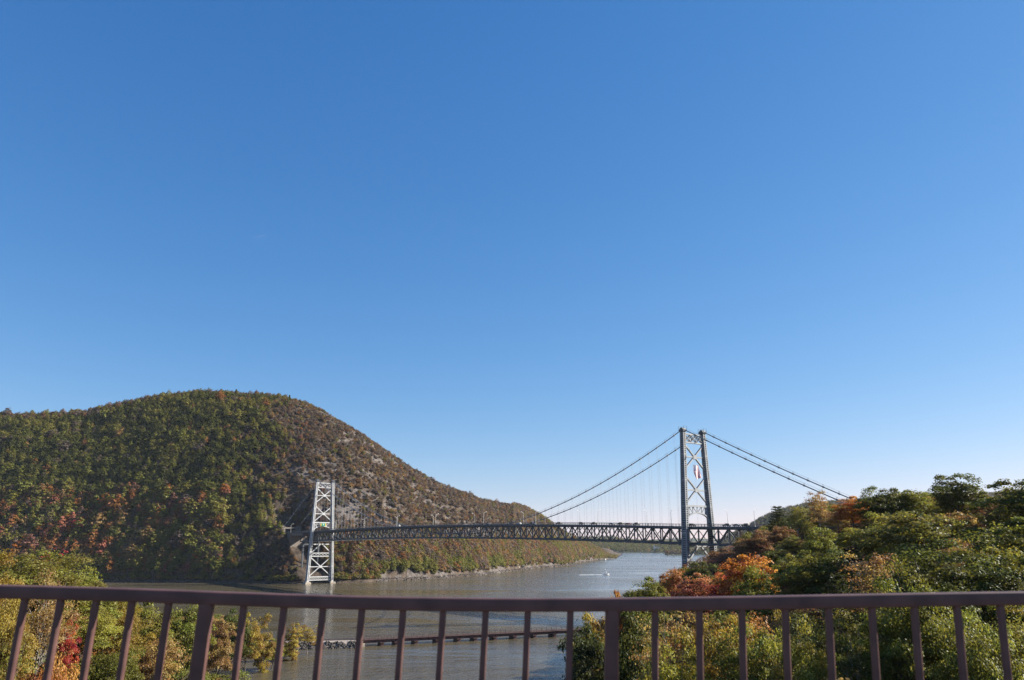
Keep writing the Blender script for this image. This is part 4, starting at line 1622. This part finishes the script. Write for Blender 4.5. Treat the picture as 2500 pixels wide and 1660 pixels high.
# ------------------------------------------------------------------ far buildings
def house(name, px, py, dist, w, d_, h, label, floors=2, nwin=4, flat=False, zbase=None, cat="building", wall="wall_cream"):
    x, y, z = at(px, py, dist)
    b_ = empty(name, (x, y, z if zbase is None else zbase), math.radians(-8))
    tag(b_, label, cat)
    m = MB()
    m.box(-w / 2, w / 2, -d_ / 2, d_ / 2, -6, h)
    wl_ = m.build("wall", M[wall], b_)
    wm = MB()
    wm.box(-0.6, 0.6, -0.08, 0.08, 0, 1.5)
    wme = wm.mesh("window", M["glass"])
    for f in range(floors):
        for i in range(nwin):
            new_obj("window", wme, wl_, (-w / 2 + w * (i + 0.5) / nwin, -d_ / 2 - 0.03, 1.0 + f * h / floors))
    if flat:
        m = MB()
        m.box(-w / 2 - 0.3, w / 2 + 0.3, -d_ / 2 - 0.3, d_ / 2 + 0.3, h, h + 0.6)
        m.build("roof", M["white"], b_)
    else:
        m = MB()
        hh = h + d_ * 0.32
        m.poly([(-w / 2 - .4, -d_ / 2 - .5, h), (w / 2 + .4, -d_ / 2 - .5, h), (w / 2 + .4, 0, hh), (-w / 2 - .4, 0, hh), (-w / 2 - .4, d_ / 2 + .5, h), (w / 2 + .4, d_ / 2 + .5, h)],
               [(0, 1, 2, 3), (3, 2, 5, 4), (1, 5, 2), (0, 3, 4), (0, 4, 5, 1)])
        m.build("roof", M["roof"], b_)


house("far_building", 1515, 1266, 3440, 20, 12, 11, "pale flat roofed block on the far wooded shore", 3, 6, True)
house("far_building", 1508.5, 1265, 3438, 6, 10, 16, "narrow white tower beside the pale flat roofed block on the far shore", 4, 2, True)
house("far_house", 1404.6, 1272, 3395, 14, 8, 5, "leftmost white house at the waterline of the far shore", 2, 4)
house("far_house", 1410, 1272, 3395, 12, 8, 5, "white house second from left at the waterline of the far shore", 2, 4)
house("far_house", 1398, 1259, 3700, 16, 9, 5, "white house on the far slope above the waterline houses", 2, 4)
house("far_house", 1412, 1259.5, 3720, 13, 9, 5, "pale house on the far slope right of the other slope house", 2, 4)
# concrete railway structure on the mountain's shore
x, y, _z = at(1191, 1310, 1275)
cs = empty("concrete_wall", (x, y, 0), math.radians(-35))
tag(cs, "pale concrete block wall standing at the foot of the mountain by the shore", "wall")
m = MB()
m.box(-4.0, 4.0, -3, 3, 0.5, 9.5)
m.build("wall", M["concrete"], cs)
m = MB()
m.box(-4.3, 4.3, -3.3, 3.3, 9.5, 10.0)
m.build("coping", M["concrete"], cs)
x, y, _z = at(1229, 1303, 1400)
pt = empty("tunnel_portal", (x, y, 0), math.radians(-60))
tag(pt, "dark stone railway tunnel mouth at the foot of the mountain", "tunnel")
m = MB()
m.box(-6, -3.2, -2, 2, 0, 11)
m.box(3.2, 6, -2, 2, 0, 11)
m.box(-6, 6, -2, 2, 8, 12)
m.build("frame", M["masonry"], pt)
m = MB()
m.box(-3.2, 3.2, 1.0, 1.6, 0, 8)  # black panel stands for the darkness inside the tunnel
m.build("shade_panel", M["tyre"], pt)

# ------------------------------------------------------------------ short vapour trail high in the sky
a_, b_ = at(590, 547.5, 14000), at(613, 543, 14200)
m = MB()
pa, pb = Vector(a_), Vector(b_)
m.tube([pa.lerp(pb, q) for q in (-0.6, -0.2, 0.2, 0.6, 0.9, 1.0)], [1.5, 4, 6, 7.5, 7, 1], 8)
trail = bpy.data.materials.new("vapour")
trail.use_nodes = True
tn, tl = trail.node_tree.nodes, trail.node_tree.links
tp = tn["Principled BSDF"]
tp.inputs["Base Color"].default_value = (0.85, 0.85, 0.9, 1)
tp.inputs["Roughness"].default_value = 1
tp.inputs["Alpha"].default_value = 0.022
tag(m.build("vapour_trail", trail), "short thin white vapour trail alone in the blue sky", "vapour trail")
# ------------------------------------------------------------------ trees of the two near banks: every one a thing of its own (crown, trunk)
TREES = []          # dict(x, y, z, h, w, kind, col, special label or None)


def add_tree(x, y, h, w, kind, col, label=None, z=None):
    g = float(ground_z(x, y)[0]) if z is None else z
    TREES.append(dict(x=x, y=y, z=g - 0.15, h=h, w=w, kind=kind, col=col, label=label))


def survey(px, top, dist, w, kind, col, label=None, hmin=8.0, hmax=24.0):
    """a tree whose tip was sighted at (px, top) at the given distance"""
    x, y, zt = at(px, top, dist)
    g = float(ground_z(x, y)[0])
    h = min(max(zt - g, hmin), hmax)
    add_tree(x, y, h, w, kind, col, label, zt - h if zt - h < g else None)


SPECIAL = [
    (2180, 1236, 92, 17.5, "close", "dark green", "big broad dark green oak right behind the railing, its domed top below the skyline tree"),
    (1716, 1277, 170, 13.5, "round", "orange", "big domed orange maple standing right of the near bridge tower"),
    (1737, 1306, 150, 9.0, "round", "mid green", "grey green rounded tree directly in front of the big orange maple"),
    (1668, 1322, 182, 8.0, "round", "red", "deep red maple at the lower left edge of the big orange maple"),
    (1597, 1326, 192, 11.0, "round", "salmon red", "salmon red maple between the small orange tree and the deep red maple"),
    (1548, 1315, 214, 9.0, "round", "rust orange", "rust orange tree below the near tower and left of the salmon maple"),
    (1492, 1336, 200, 12.0, "round", "mid green", "wide mid green tree just above the top rail at the water's edge"),
    (1421, 1358, 203, 5.0, "round", "rust orange", "small rust orange tree leftmost on the point, just above the top rail"),
    (1607, 1293, 235, 13.0, "round", "dark green", "dark green tree hiding the foot of the near bridge tower"),
    (1672, 1268, 305, 13.0, "thin", "purple brown", "purple brown thinning tree right of the near tower's foot"),
    (1640, 1283, 300, 11.0, "thin", "purple brown", "low purple brown tree sloping down to the near tower's foot"),
    (1716, 1241, 300, 12.0, "thin", "russet brown", "russet brown tree under the bridge deck right of the near tower"),
    (1752, 1222, 300, 11.0, "round", "russet brown", "russet brown rounded tree where the bridge deck meets the woods"),
    (1792, 1166, 330, 12.0, "pine", "blackish green", "dark ragged pine standing up where the bridge deck meets the woods"),
    (1826, 1235, 255, 9.5, "round", "olive green", "olive green bushy tree below the dark ragged pine"),
    (1836, 1158, 310, 10.0, "thin", "olive green", "olive brown tree touching the right side of the dark ragged pine"),
    (1884, 1128, 275, 9.0, "thin", "tan brown", "thin twiggy tan tree whose tip crosses the bridge cables"),
    (1964, 1146, 238, 12.0, "round", "orange", "orange tree on the skyline just right of the bridge cables' end"),
    (1930, 1172, 245, 10.0, "thin", "tan brown", "tan brown tree in front of the skyline's orange tree"),
    (2022, 1124, 222, 13.0, "round", "dark green", "dark green tree on the skyline right of the orange one"),
    (2092, 1128, 222, 13.0, "round", "mid green", "mid green tree on the skyline left of the tallest domed tree"),
    (2203, 1094, 212, 13.5, "round", "dark green", "tallest domed dark green tree standing above the right skyline"),
    (2272, 1136, 215, 11.0, "thin", "russet brown", "russet brown tree low on the skyline right of the tallest domed tree"),
    (2372, 1100, 150, 15.0, "round", "dark green", "dark green tree cut by the right edge of the photo at skyline height"),
    (2110, 1180, 150, 15.0, "round", "olive green", "wide olive green crown in the middle of the right slope"),
    (2030, 1185, 165, 12.0, "round", "olive green", "olive green crown left of the wide one on the right slope"),
    (1905, 1268, 150, 11.5, "round", "dark green", "dark green crown between the orange maple and the tan tree"),
    (1930, 1322, 128, 7.5, "pine", "blackish green", "small blackish green pine above the top rail, right of the orange maple"),
    (2005, 1268, 122, 11.0, "thin", "tan brown", "tan brown thin tree left of the big broad oak"),
    (1960, 1215, 205, 10.0, "round", "yellow green", "yellow green crown in mid slope below the skyline's orange tree"),
    (2330, 1200, 120, 12.0, "round", "mid green", "mid green crown near the right edge behind the big broad oak"),
    (2290, 1258, 100, 11.0, "round", "olive green", "olive green crown right of the big broad oak, above the rail"),
    (2070, 1318, 74, 9.0, "close", "mid green", "mid green rounded crown in front of the big broad oak, above the rail"),
    # seen through the railing, right half
    (1352, 1430, 132, 9.5, "round", "blackish green", "blackish green tree left of the railing's right post, out over the water"),
    (1366, 1417, 150, 8.0, "round", "golden yellow", "golden yellow tip just under the top rail left of the right post"),
    (1460, 1412, 112, 9.0, "round", "dark green", "dark green tree right of the railing's right post"),
    (1535, 1408, 100, 9.5, "close_thin", "tan brown", "tan brown thin tree second gap right of the right post"),
    (1555, 1475, 82, 8.0, "close", "yellow green", "yellow green rounded bush tree low behind the bars right of the right post"),
    (1655, 1414, 98, 9.5, "close", "golden yellow", "golden yellow tree behind the third bar right of the right post"),
    (1750, 1435, 82, 8.5, "close", "mid green", "mid green leafy tree behind the fourth gap right of the right post"),
    (1830, 1440, 72, 5.5, "close", "yellow green", "slender yellow green sapling with reddish tip behind the bars"),
    (2150, 1385, 75, 10.0, "open", "mid green", "tall tree with long bare dark trunk showing behind the right bars"),
    (2240, 1400, 62, 8.0, "close", "mid green", "grey green leafy tree behind the last bars on the right"),
    (1990, 1440, 76, 8.0, "close_thin", "dark green", "dark thin tree deep in shade behind the right bars"),
    (2345, 1395, 66, 8.0, "close", "olive green", "olive green crown at the right edge below the top rail"),
    # left bank
    (62, 1266, 122, 17.0, "close", "olive green", "largest olive green tree above the top rail at the left"),
    (150, 1300, 128, 13.0, "close", "olive green", "olive green crown right of the largest one at the left"),
    (205, 1322, 136, 11.0, "round", "mid green", "mid green crown sloping down to the water above the left rail"),
    (2, 1282, 100, 8.0, "close", "golden yellow", "bright golden yellow tree cut by the left edge above the rail"),
    (118, 1330, 112, 9.0, "close_thin", "tan brown", "tan brown crown just above the rail in front of the olive trees"),
    (158, 1434, 116, 3.6, "close", "red", "small bright red tree behind the second bar gap on the left"),
    (30, 1400, 95, 8.0, "close", "golden yellow", "golden yellow tree at the far left below the top rail"),
    (100, 1398, 118, 9.0, "close", "golden yellow", "golden yellow leafy tree behind the first two bars"),
    (200, 1396, 128, 10.0, "close", "yellow green", "yellow green tree behind the third bar from the left"),
    (285, 1392, 140, 10.0, "close", "golden yellow", "gold leafed tree behind the fourth bar from the left"),
    (352, 1394, 160, 11.0, "round", "olive green", "olive green tree behind the fifth bar from the left"),
    (432, 1396, 190, 12.0, "round", "mid green", "mid green tree just left of the railing's left post"),
    (372, 1455, 150, 9.0, "thin", "tan brown", "tan brown thin tree low behind the fifth bar from the left"),
    (265, 1478, 112, 9.0, "close", "mid green", "mid green rounded bush behind the fourth bar, low"),
    (130, 1500, 84, 8.0, "close", "rust orange", "rust orange leafy tree low behind the second bar"),
    (40, 1505, 78, 7.0, "close_thin", "olive green", "olive thin tree with pale bare stem low at the far left"),
    (510, 1399, 235, 11.0, "round", "tan brown", "tan brown crown just right of the railing's left post"),
    (546, 1392, 262, 11.0, "round", "dark green", "dark green crown at the sixth bar, by the water"),
    (578, 1420, 268, 9.0, "round", "golden yellow", "golden yellow crown right of the sixth bar, by the water"),
    (612, 1416, 285, 8.0, "column", "golden yellow", "tall narrow golden tree left of the seventh bar on the spit"),
    (630, 1470, 292, 8.0, "round", "yellow green", "low yellow green tree at the waterline of the spit"),
    (678, 1428, 312, 6.5, "column", "golden yellow", "narrow gold tree near the tip of the wooded spit"),
    (712, 1437, 330, 10.5, "thin", "golden yellow", "spreading golden tree last on the spit beside the stony causeway"),
    (660, 1480, 318, 6.0, "round", "olive green", "low olive shrub tree at the waterline beside the narrow gold tree"),
    (290, 1345, 205, 7.0, "thin", "yellow green", "yellow tip peeking over the top rail in front of the river, left one"),
    (412, 1341, 215, 8.0, "thin", "olive green", "olive tip peeking over the top rail in front of the river, right one"),
    (735, 1556, 98, 7.0, "close", "golden yellow", "golden tip rising from the bottom edge in front of the creek"),
]
for a in SPECIAL:
    survey(*a[:6], a[6])
NSPEC = len(TREES)
for t in TREES:                                 # lowest part of each surveyed crown that must stay in view
    t["sx"], top_ = seen(t["x"], t["y"], t["z"] + t["h"])
    t["sb"] = seen(t["x"], t["y"], t["z"] + t["h"] * 0.52)[1]
    t["sr"] = t["w"] * 0.5 / t["y"] * F_PX / K
pts = [(t["x"], t["y"], t["w"]) for t in TREES]


CAN = ([1380, 1430, 1490, 1540, 1590, 1640, 1700, 1765, 1800, 1880, 1950, 2000, 2060, 2140, 2260, 2320, 2361, 2500],
       [1385, 1362, 1345, 1325, 1300, 1268, 1240, 1215, 1190, 1160, 1165, 1150, 1140, 1135, 1140, 1142, 1130, 1100])


def fill(n, xr, yr, space, palette, kinds, hrange, zmin=1.0, cond=None):
    tries, got = 0, 0
    while got < n and tries < n * 40:
        tries += 1
        y = yr[0] + (yr[1] - yr[0]) * RNG.random()
        x = xr(y)[0] + (xr(y)[1] - xr(y)[0]) * RNG.random()
        if cond and not cond(x, y):
            continue
        sp = space * (0.75 + 0.25 * min(1.5, y / 200))
        if any((x - a) ** 2 + (y - b) ** 2 < (sp if i >= NSPEC else max(sp, 0.42 * w)) ** 2 for i, (a, b, w) in enumerate(pts)):
            continue
        g = float(ground_z(x, y)[0])
        if g < zmin:
            continue
        w = sp * (1.15 + 0.5 * RNG.random())
        h = hrange[0] + (hrange[1] - hrange[0]) * RNG.random()
        fx, ftop = seen(x, y, g + h)
        lim = np.interp(fx, CAN[0], CAN[1]) + 5 + 9 * RNG.random()
        if x > 0 and ftop < lim:                 # the canopy line surveyed from the viaduct
            h = at(fx, lim, y)[2] - g
            if h < 7.5:
                continue
            ftop = lim
        frw = w * 0.5 / y * F_PX / K
        if any(y < t["y"] - 4 and abs(fx - t["sx"]) < frw * 0.8 + t["sr"] * 0.6 and ftop < t["sb"] for t in TREES[:NSPEC]):
            continue
        # crowns stay under the surveyed canopy line
        kk = list(kinds)
        kd = kk[RNG.choice(len(kk), p=np.array([kinds[k] for k in kk]) / sum(kinds.values()))]
        if y < 115 and kd in ("round", "thin"):
            kd = "close" if kd == "round" else "close_thin"
        col = PN[int(pick(palette(x, y), 1)[0])]
        pts.append((x, y, w))
        TREES.append(dict(x=x, y=y, z=g - 0.15, h=h, w=w, kind=kd, col=col, label=None))
        got += 1


def pal_right(x, y):
    if y > 255 and x / y < 0.30:
        return {"russet brown": 30, "purple brown": 25, "rust orange": 10, "olive green": 15, "grey brown": 15}
    if y < 112 and x / y > 0.33:  # darker greens put the deep shade low on this slope into the leaves
        return {"dark green": 42, "mid green": 26, "olive green": 14, "blackish green": 14, "tan brown": 4}
    if y < 120:
        return {"dark green": 14, "mid green": 20, "olive green": 26, "golden yellow": 5, "tan brown": 16, "rust orange": 9, "yellow green": 4}
    return {"dark green": 18, "mid green": 22, "olive green": 28, "tan brown": 14, "russet brown": 9, "rust orange": 6, "yellow green": 6, "orange": 2}


def pal_left(x, y):
    if y < 190:
        return {"golden yellow": 9, "yellow green": 20, "olive green": 28, "rust orange": 9, "tan brown": 16, "mid green": 18}
    return {"olive green": 26, "mid green": 26, "tan brown": 14, "yellow green": 18, "golden yellow": 12}


on_deck = lambda x, y: abs(axis_sl(x, y)[1]) < 16 and axis_sl(x, y)[0] > -100


def no_bridge(x, y):
    s, l = axis_sl(x, y)
    return not (abs(l) < 13 and s > -92) and not (s > -60 and l < -12)


fill(260, lambda y: (max(4, 0.05 * y), 0.70 * y), (58, 440), 7.6, pal_right, {"round": 70, "thin": 24, "pine": 6}, (11.0, 15.5), 3.0, no_bridge)
fill(85, lambda y: (-0.70 * y, -0.22 * y), (70, 345), 7.2, pal_left, {"round": 70, "thin": 28, "column": 2}, (9.0, 14.0), 1.0)
# which of them the photograph can show: paint the crowns near to far on a coarse grid
gw, gh = 590, 392
depth = np.full((gh, gw), 1e9)
who = np.full((gh, gw), -1)
yy, xx = np.mgrid[0:gh, 0:gw]
for i, t in enumerate(TREES):
    if t["label"] is None:                     # keep fill trees below the canopy seen in the photo
        px, py = seen(t["x"], t["y"], t["z"] + t["h"])
    cx, cy = seen(t["x"], t["y"], t["z"] + t["h"] * 0.62)
    tx, ty = seen(t["x"], t["y"], t["z"] + t["h"])
    t["px"], t["py"] = cx, cy
    rw, rh = t["w"] * 0.46 / t["y"] * F_PX * 1.04 / K / 4, max(1.0, abs(cy - ty) / 4)
    mk = (((xx - cx / 4) / rw) ** 2 + ((yy - cy / 4) / rh) ** 2 < 1) & (t["y"] < depth)
    depth[mk] = t["y"]
    who[mk] = i
vis = np.bincount(who[who >= 0].ravel(), minlength=len(TREES))
show = [i for i, t in enumerate(TREES) if t["label"] or vis[i] >= 5]
show = sorted(show, key=lambda i: (TREES[i]["label"] is None, -vis[i]))[:296]
inside = set(show)

SIZEW = lambda t: "small" if t["w"] < 8 else ("broad" if t["w"] > 12.5 else "")
KINDW = {"close": "leafy tree", "round": "rounded tree", "thin": "thinning tree", "close_thin": "thinning tree", "column": "narrow tree", "open": "open tree", "pine": "pine"}
ORDN = ["nearest", "second", "third", "fourth", "fifth", "sixth", "seventh", "eighth", "ninth", "tenth", "eleventh", "twelfth", "thirteenth", "fourteenth", "fifteenth", "sixteenth"]
ANCH = [(1716, 1310, "the big orange maple"), (1792, 1190, "the dark ragged pine"), (2203, 1130, "the tallest skyline tree"), (2180, 1300, "the big broad oak"),
        (1411, 1470, "the railing's right post"), (476, 1470, "the railing's left post"), (62, 1310, "the largest olive tree"), (150, 1440, "the small bright red tree"),
        (1577, 1290, "the near tower's foot"), (712, 1460, "the spreading golden spit tree"), (1964, 1165, "the skyline's orange tree"), (2340, 1480, "the last bar on the right"),
        (1910, 1480, "the wide bar on the right"), (1597, 1340, "the salmon red maple")]
DIRW = ["to the right of", "above and right of", "above", "above and left of", "to the left of", "below and left of", "below", "below and right of"]
sect = {}
for i in show:
    t = TREES[i]
    if t["label"]:
        continue
    a = min(range(len(ANCH)), key=lambda k: math.hypot(t["px"] - ANCH[k][0], t["py"] - ANCH[k][1]))
    dx, dy = t["px"] - ANCH[a][0], ANCH[a][1] - t["py"]
    d = int(round(math.atan2(dy, dx) / (math.pi / 4))) % 8
    sect.setdefault((a, d), []).append((math.hypot(dx, dy), i))
for (a, d), lst in sect.items():
    for r, (_d, i) in enumerate(sorted(lst)):
        t = TREES[i]
        t["label"] = " ".join(("%s %s %s, %s tree %s %s" % (SIZEW(t), t["col"], KINDW[t["kind"]], ORDN[min(r, 15)], DIRW[d], ANCH[a][2])).split())
        if len(t["label"].split()) > 16:
            t["label"] = t["label"].replace("the spreading golden spit tree", "the spreading spit tree").split(" ", 1)[1 if SIZEW(t) else 0] if SIZEW(t) else t["label"].replace("spreading golden ", "golden ")

NAMEK = {"close": "broadleaf_tree", "round": "broadleaf_tree", "thin": "broadleaf_tree", "close_thin": "broadleaf_tree", "column": "poplar_tree", "open": "broadleaf_tree", "pine": "pine_tree"}
rest_p, rest_s, rest_t, rest_k = [], [], [], []
for i, t in enumerate(TREES):
    rz = RNG.random() * 6.28
    c = np.array(PAL[t["col"]]) * (0.85 + 0.3 * RNG.random())
    if i not in inside:
        rest_p.append((t["x"], t["y"], t["z"] + t["h"] * 0.15))
        rest_s.append((t["w"] / 9, t["w"] / 9, t["h"] / 11))
        rest_t.append((*c, 1))
        rest_k.append(int(RNG.integers(0, 4)))
        continue
    var = KINDS[t["kind"]]
    cm, tm, h0, w0 = var[int(RNG.integers(0, len(var)))]
    root = empty(NAMEK[t["kind"]], (t["x"], t["y"], t["z"]), rz)
    sx = t["w"] / w0
    root.scale = (sx, sx * (0.9 + 0.2 * RNG.random()), t["h"] / h0)
    left = t["x"] < -10
    tag(root, t["label"], "tree", "trees on the left bank" if left else "trees on the right bank")
    cr = new_obj("crown", cm, root)
    cr.color = (*c, 1)
    new_obj("trunk", tm, root)
for sx, x0, x1, y0, y1, cnt_ in ((1, 0.62, 1.6, 20, 430, 520), (-1, 0.62, 2.4, 10, 330, 300)):     # the woods go on to either side
    for _ in range(cnt_):
        y = y0 + (y1 - y0) * RNG.random()
        x = sx * min(40 + y * (x0 + (x1 - x0) * RNG.random()) * 1.0, 325 if sx < 0 else 425) * (0.96 + 0.04 * RNG.random())
        if abs(x) < 0.74 * y + 6 or (abs(y) < 16):
            continue
        g = float(ground_z(x, y)[0])
        s_, l_ = axis_sl(np.array(x), np.array(y))
        if g < 1.5 or (abs(l_) < 15 and s_ > -180):
            continue
        k_ = 0.95 + 0.5 * RNG.random()
        rest_p.append((x, y, g - 0.4))
        rest_s.append((k_, k_, k_ * 1.1))
        c = np.array(PAL[PN[int(pick(pal_right(x, 300) if sx > 0 else pal_left(x, y), 1)[0])]])
        rest_t.append((*c, 1))
        rest_k.append(int(RNG.integers(0, 4)))
if rest_p:
    n = len(rest_p)
    forest("near_bank_forest", rest_p, np.stack([np.zeros(n), np.zeros(n), RNG.random(n) * 6.28], 1), rest_s, rest_t, rest_k, BANK_PROTO)

# undergrowth on both banks
n = 6000
yy_ = 50 + 400 * RNG.random(n) ** 1.3
xx_ = (RNG.random(n) * 1.55 - 0.75) * yy_
g = ground_z(xx_, yy_)
s_, l_ = axis_sl(xx_, yy_)
k = (g > 0.9) & ~((np.abs(l_) < 12) & (s_ > -92)) & (np.hypot(xx_ + 95, yy_ - 350) > 6)
xx_, yy_, g = xx_[k], yy_[k], g[k]
n = len(xx_)
sz = 0.16 + 0.24 * RNG.random(n)
ug = pick({"olive green": 24, "russet brown": 20, "tan brown": 16, "dark green": 18, "rust orange": 10, "yellow green": 10, "mid green": 12}, n)
forest("undergrowth", np.stack([xx_, yy_, g - 0.3], 1), np.stack([np.zeros(n), np.zeros(n), RNG.random(n) * 6.28], 1), np.stack([sz * 1.3, sz * 1.3, sz], 1),
       tints(ug, 0.2), RNG.integers(0, 7, n), PROTO)
# ------------------------------------------------------------------ the viaduct the camera stands on, and its brown railing
RY = 3.5
m = MB()
m.box(-150, 120, 1.2, 4.0, CAM_H - 1.45, CAM_H - 1.25)
tag(m.build("viaduct_sidewalk", M["walk"]), kind="structure")
m = MB()
m.box(-150, 120, -9.0, 1.2, CAM_H - 1.75, CAM_H - 1.40)
tag(m.build("viaduct_road", M["asphalt"]), kind="structure")
m = MB()
for y in (-7.5, -3.5, 0.2, 3.2):
    m.box(-150, 120, y - 0.25, y + 0.25, CAM_H - 3.6, CAM_H - 1.78)
tag(m.build("viaduct_girder_ground", M["rust"]), kind="structure")

rail = empty("bridge_railing", (0, RY, CAM_H - 1.25))
tag(rail, "brown painted steel railing across the foot of the view with upright bars", "railing")
RT = [(-6.0, 42.80), (-4.4, 42.765), (-3.0, 42.738), (-2.2, 42.7223), (-1.639, 42.709), (-0.893, 42.6806), (-0.335, 42.6691), (0.222, 42.6656), (0.965, 42.6744), (1.523, 42.685), (2.195, 42.6957), (3.2, 42.707), (6.0, 42.73)]
rx_, rz_ = np.array([p[0] for p in RT]), np.array([p[1] for p in RT])


def rail_top(x):
    k = np.array([-0.35, -0.18, 0, 0.18, 0.35])
    return float(np.mean(np.interp(x + k, rx_, rz_)))


Z0 = CAM_H - 1.25
RH, RD, RC = 0.054, 0.060, 0.009                 # height, depth and corner radius of the rail tube
ring = []
for cx, cz, a0 in ((RD / 2 - RC, -RC, 0), (-RD / 2 + RC, -RC, 90), (-RD / 2 + RC, -RH + RC, 180), (RD / 2 - RC, -RH + RC, 270)):
    for k in range(4):
        a = math.radians(a0 + 30 * k)
        ring.append((cx + RC * math.cos(a), cz + RC * math.sin(a)))


def sweep(x0, x1, n, zf, name, par):
    m = MB()
    V, Q = [], []
    for i in range(n + 1):
        x = x0 + (x1 - x0) * i / n
        z = zf(x)
        V += [(x, a, z + b) for a, b in ring]
    r = len(ring)
    for i in range(n):
        for j in range(r):
            k = (j + 1) % r
            Q.append((i * r + j, i * r + k, (i + 1) * r + k, (i + 1) * r + j))
    m.poly(V, Q)
    return m.build(name, M["rail"], par, smooth=True)


sweep(-6, 6, 160, lambda x: rail_top(x) - Z0, "top_rail", rail)
sweep(-6, 6, 40, lambda x: 0.16, "bottom_rail", rail)
LEAN = 0.045


def upright(x, w, d, z0, name):
    zt = rail_top(x) - Z0 - RH + 0.004
    m = MB()
    c = w * 0.18
    prof = [(-w / 2 + c, -d / 2), (w / 2 - c, -d / 2), (w / 2, -d / 2 + c), (w / 2, d / 2 - c), (w / 2 - c, d / 2), (-w / 2 + c, d / 2), (-w / 2, d / 2 - c), (-w / 2, -d / 2 + c)]
    L = zt - z0
    pts = [(a - LEAN * L, b, -L) for a, b in prof] + [(a, b, 0) for a, b in prof]
    fs = [(j, (j + 1) % 8, 8 + (j + 1) % 8, 8 + j) for j in range(8)]
    m.poly(pts, fs)
    return m.build(name, M["rail"], rail, (x, 0, zt))


BARS = [55, 138, 220, 303, 388, 562, 655, 745, 835, 930, 1022, 1120, 1217, 1315, 1510, 1612, 1710, 1810, 1910, 2010, 2108, 2207, 2307]
for px in BARS:
    r_ = ray(px, 1400)
    upright(RY * r_[0] / r_[1], 0.027, 0.027, 0.13, "baluster")
for i in range(1, 20):
    for base, sg in ((55, -1), (2307, 1)):
        r_ = ray(base + sg * 96 * i, 1400)
        x = RY * r_[0] / r_[1]
        if abs(x) < 5.9:
            upright(x, 0.05 if i % 9 == 4 else 0.027, 0.027, 0.0 if i % 9 == 4 else 0.13, "post" if i % 9 == 4 else "baluster")
for px in (476, 1411):
    r_ = ray(px, 1400)
    upright(RY * r_[0] / r_[1], 0.056, 0.056, 0.0, "post")
# ------------------------------------------------------------------ thin autumn haze over the valley
m = MB()
m.box(-8900, 8900, -1400, 9400, -8.0, 330.0)
hz = bpy.data.materials.new("haze")
hz.use_nodes = True
hn, hl = hz.node_tree.nodes, hz.node_tree.links
hn.remove(hn["Principled BSDF"])
pv = hn.new("ShaderNodeVolumePrincipled")
pv.inputs["Color"].default_value = (0.80, 0.88, 1.0, 1)
pv.inputs["Density"].default_value = 0.000021
hl.new(pv.outputs[0], hn["Material Output"].inputs["Volume"])
tag(m.build("haze", hz), kind="stuff")
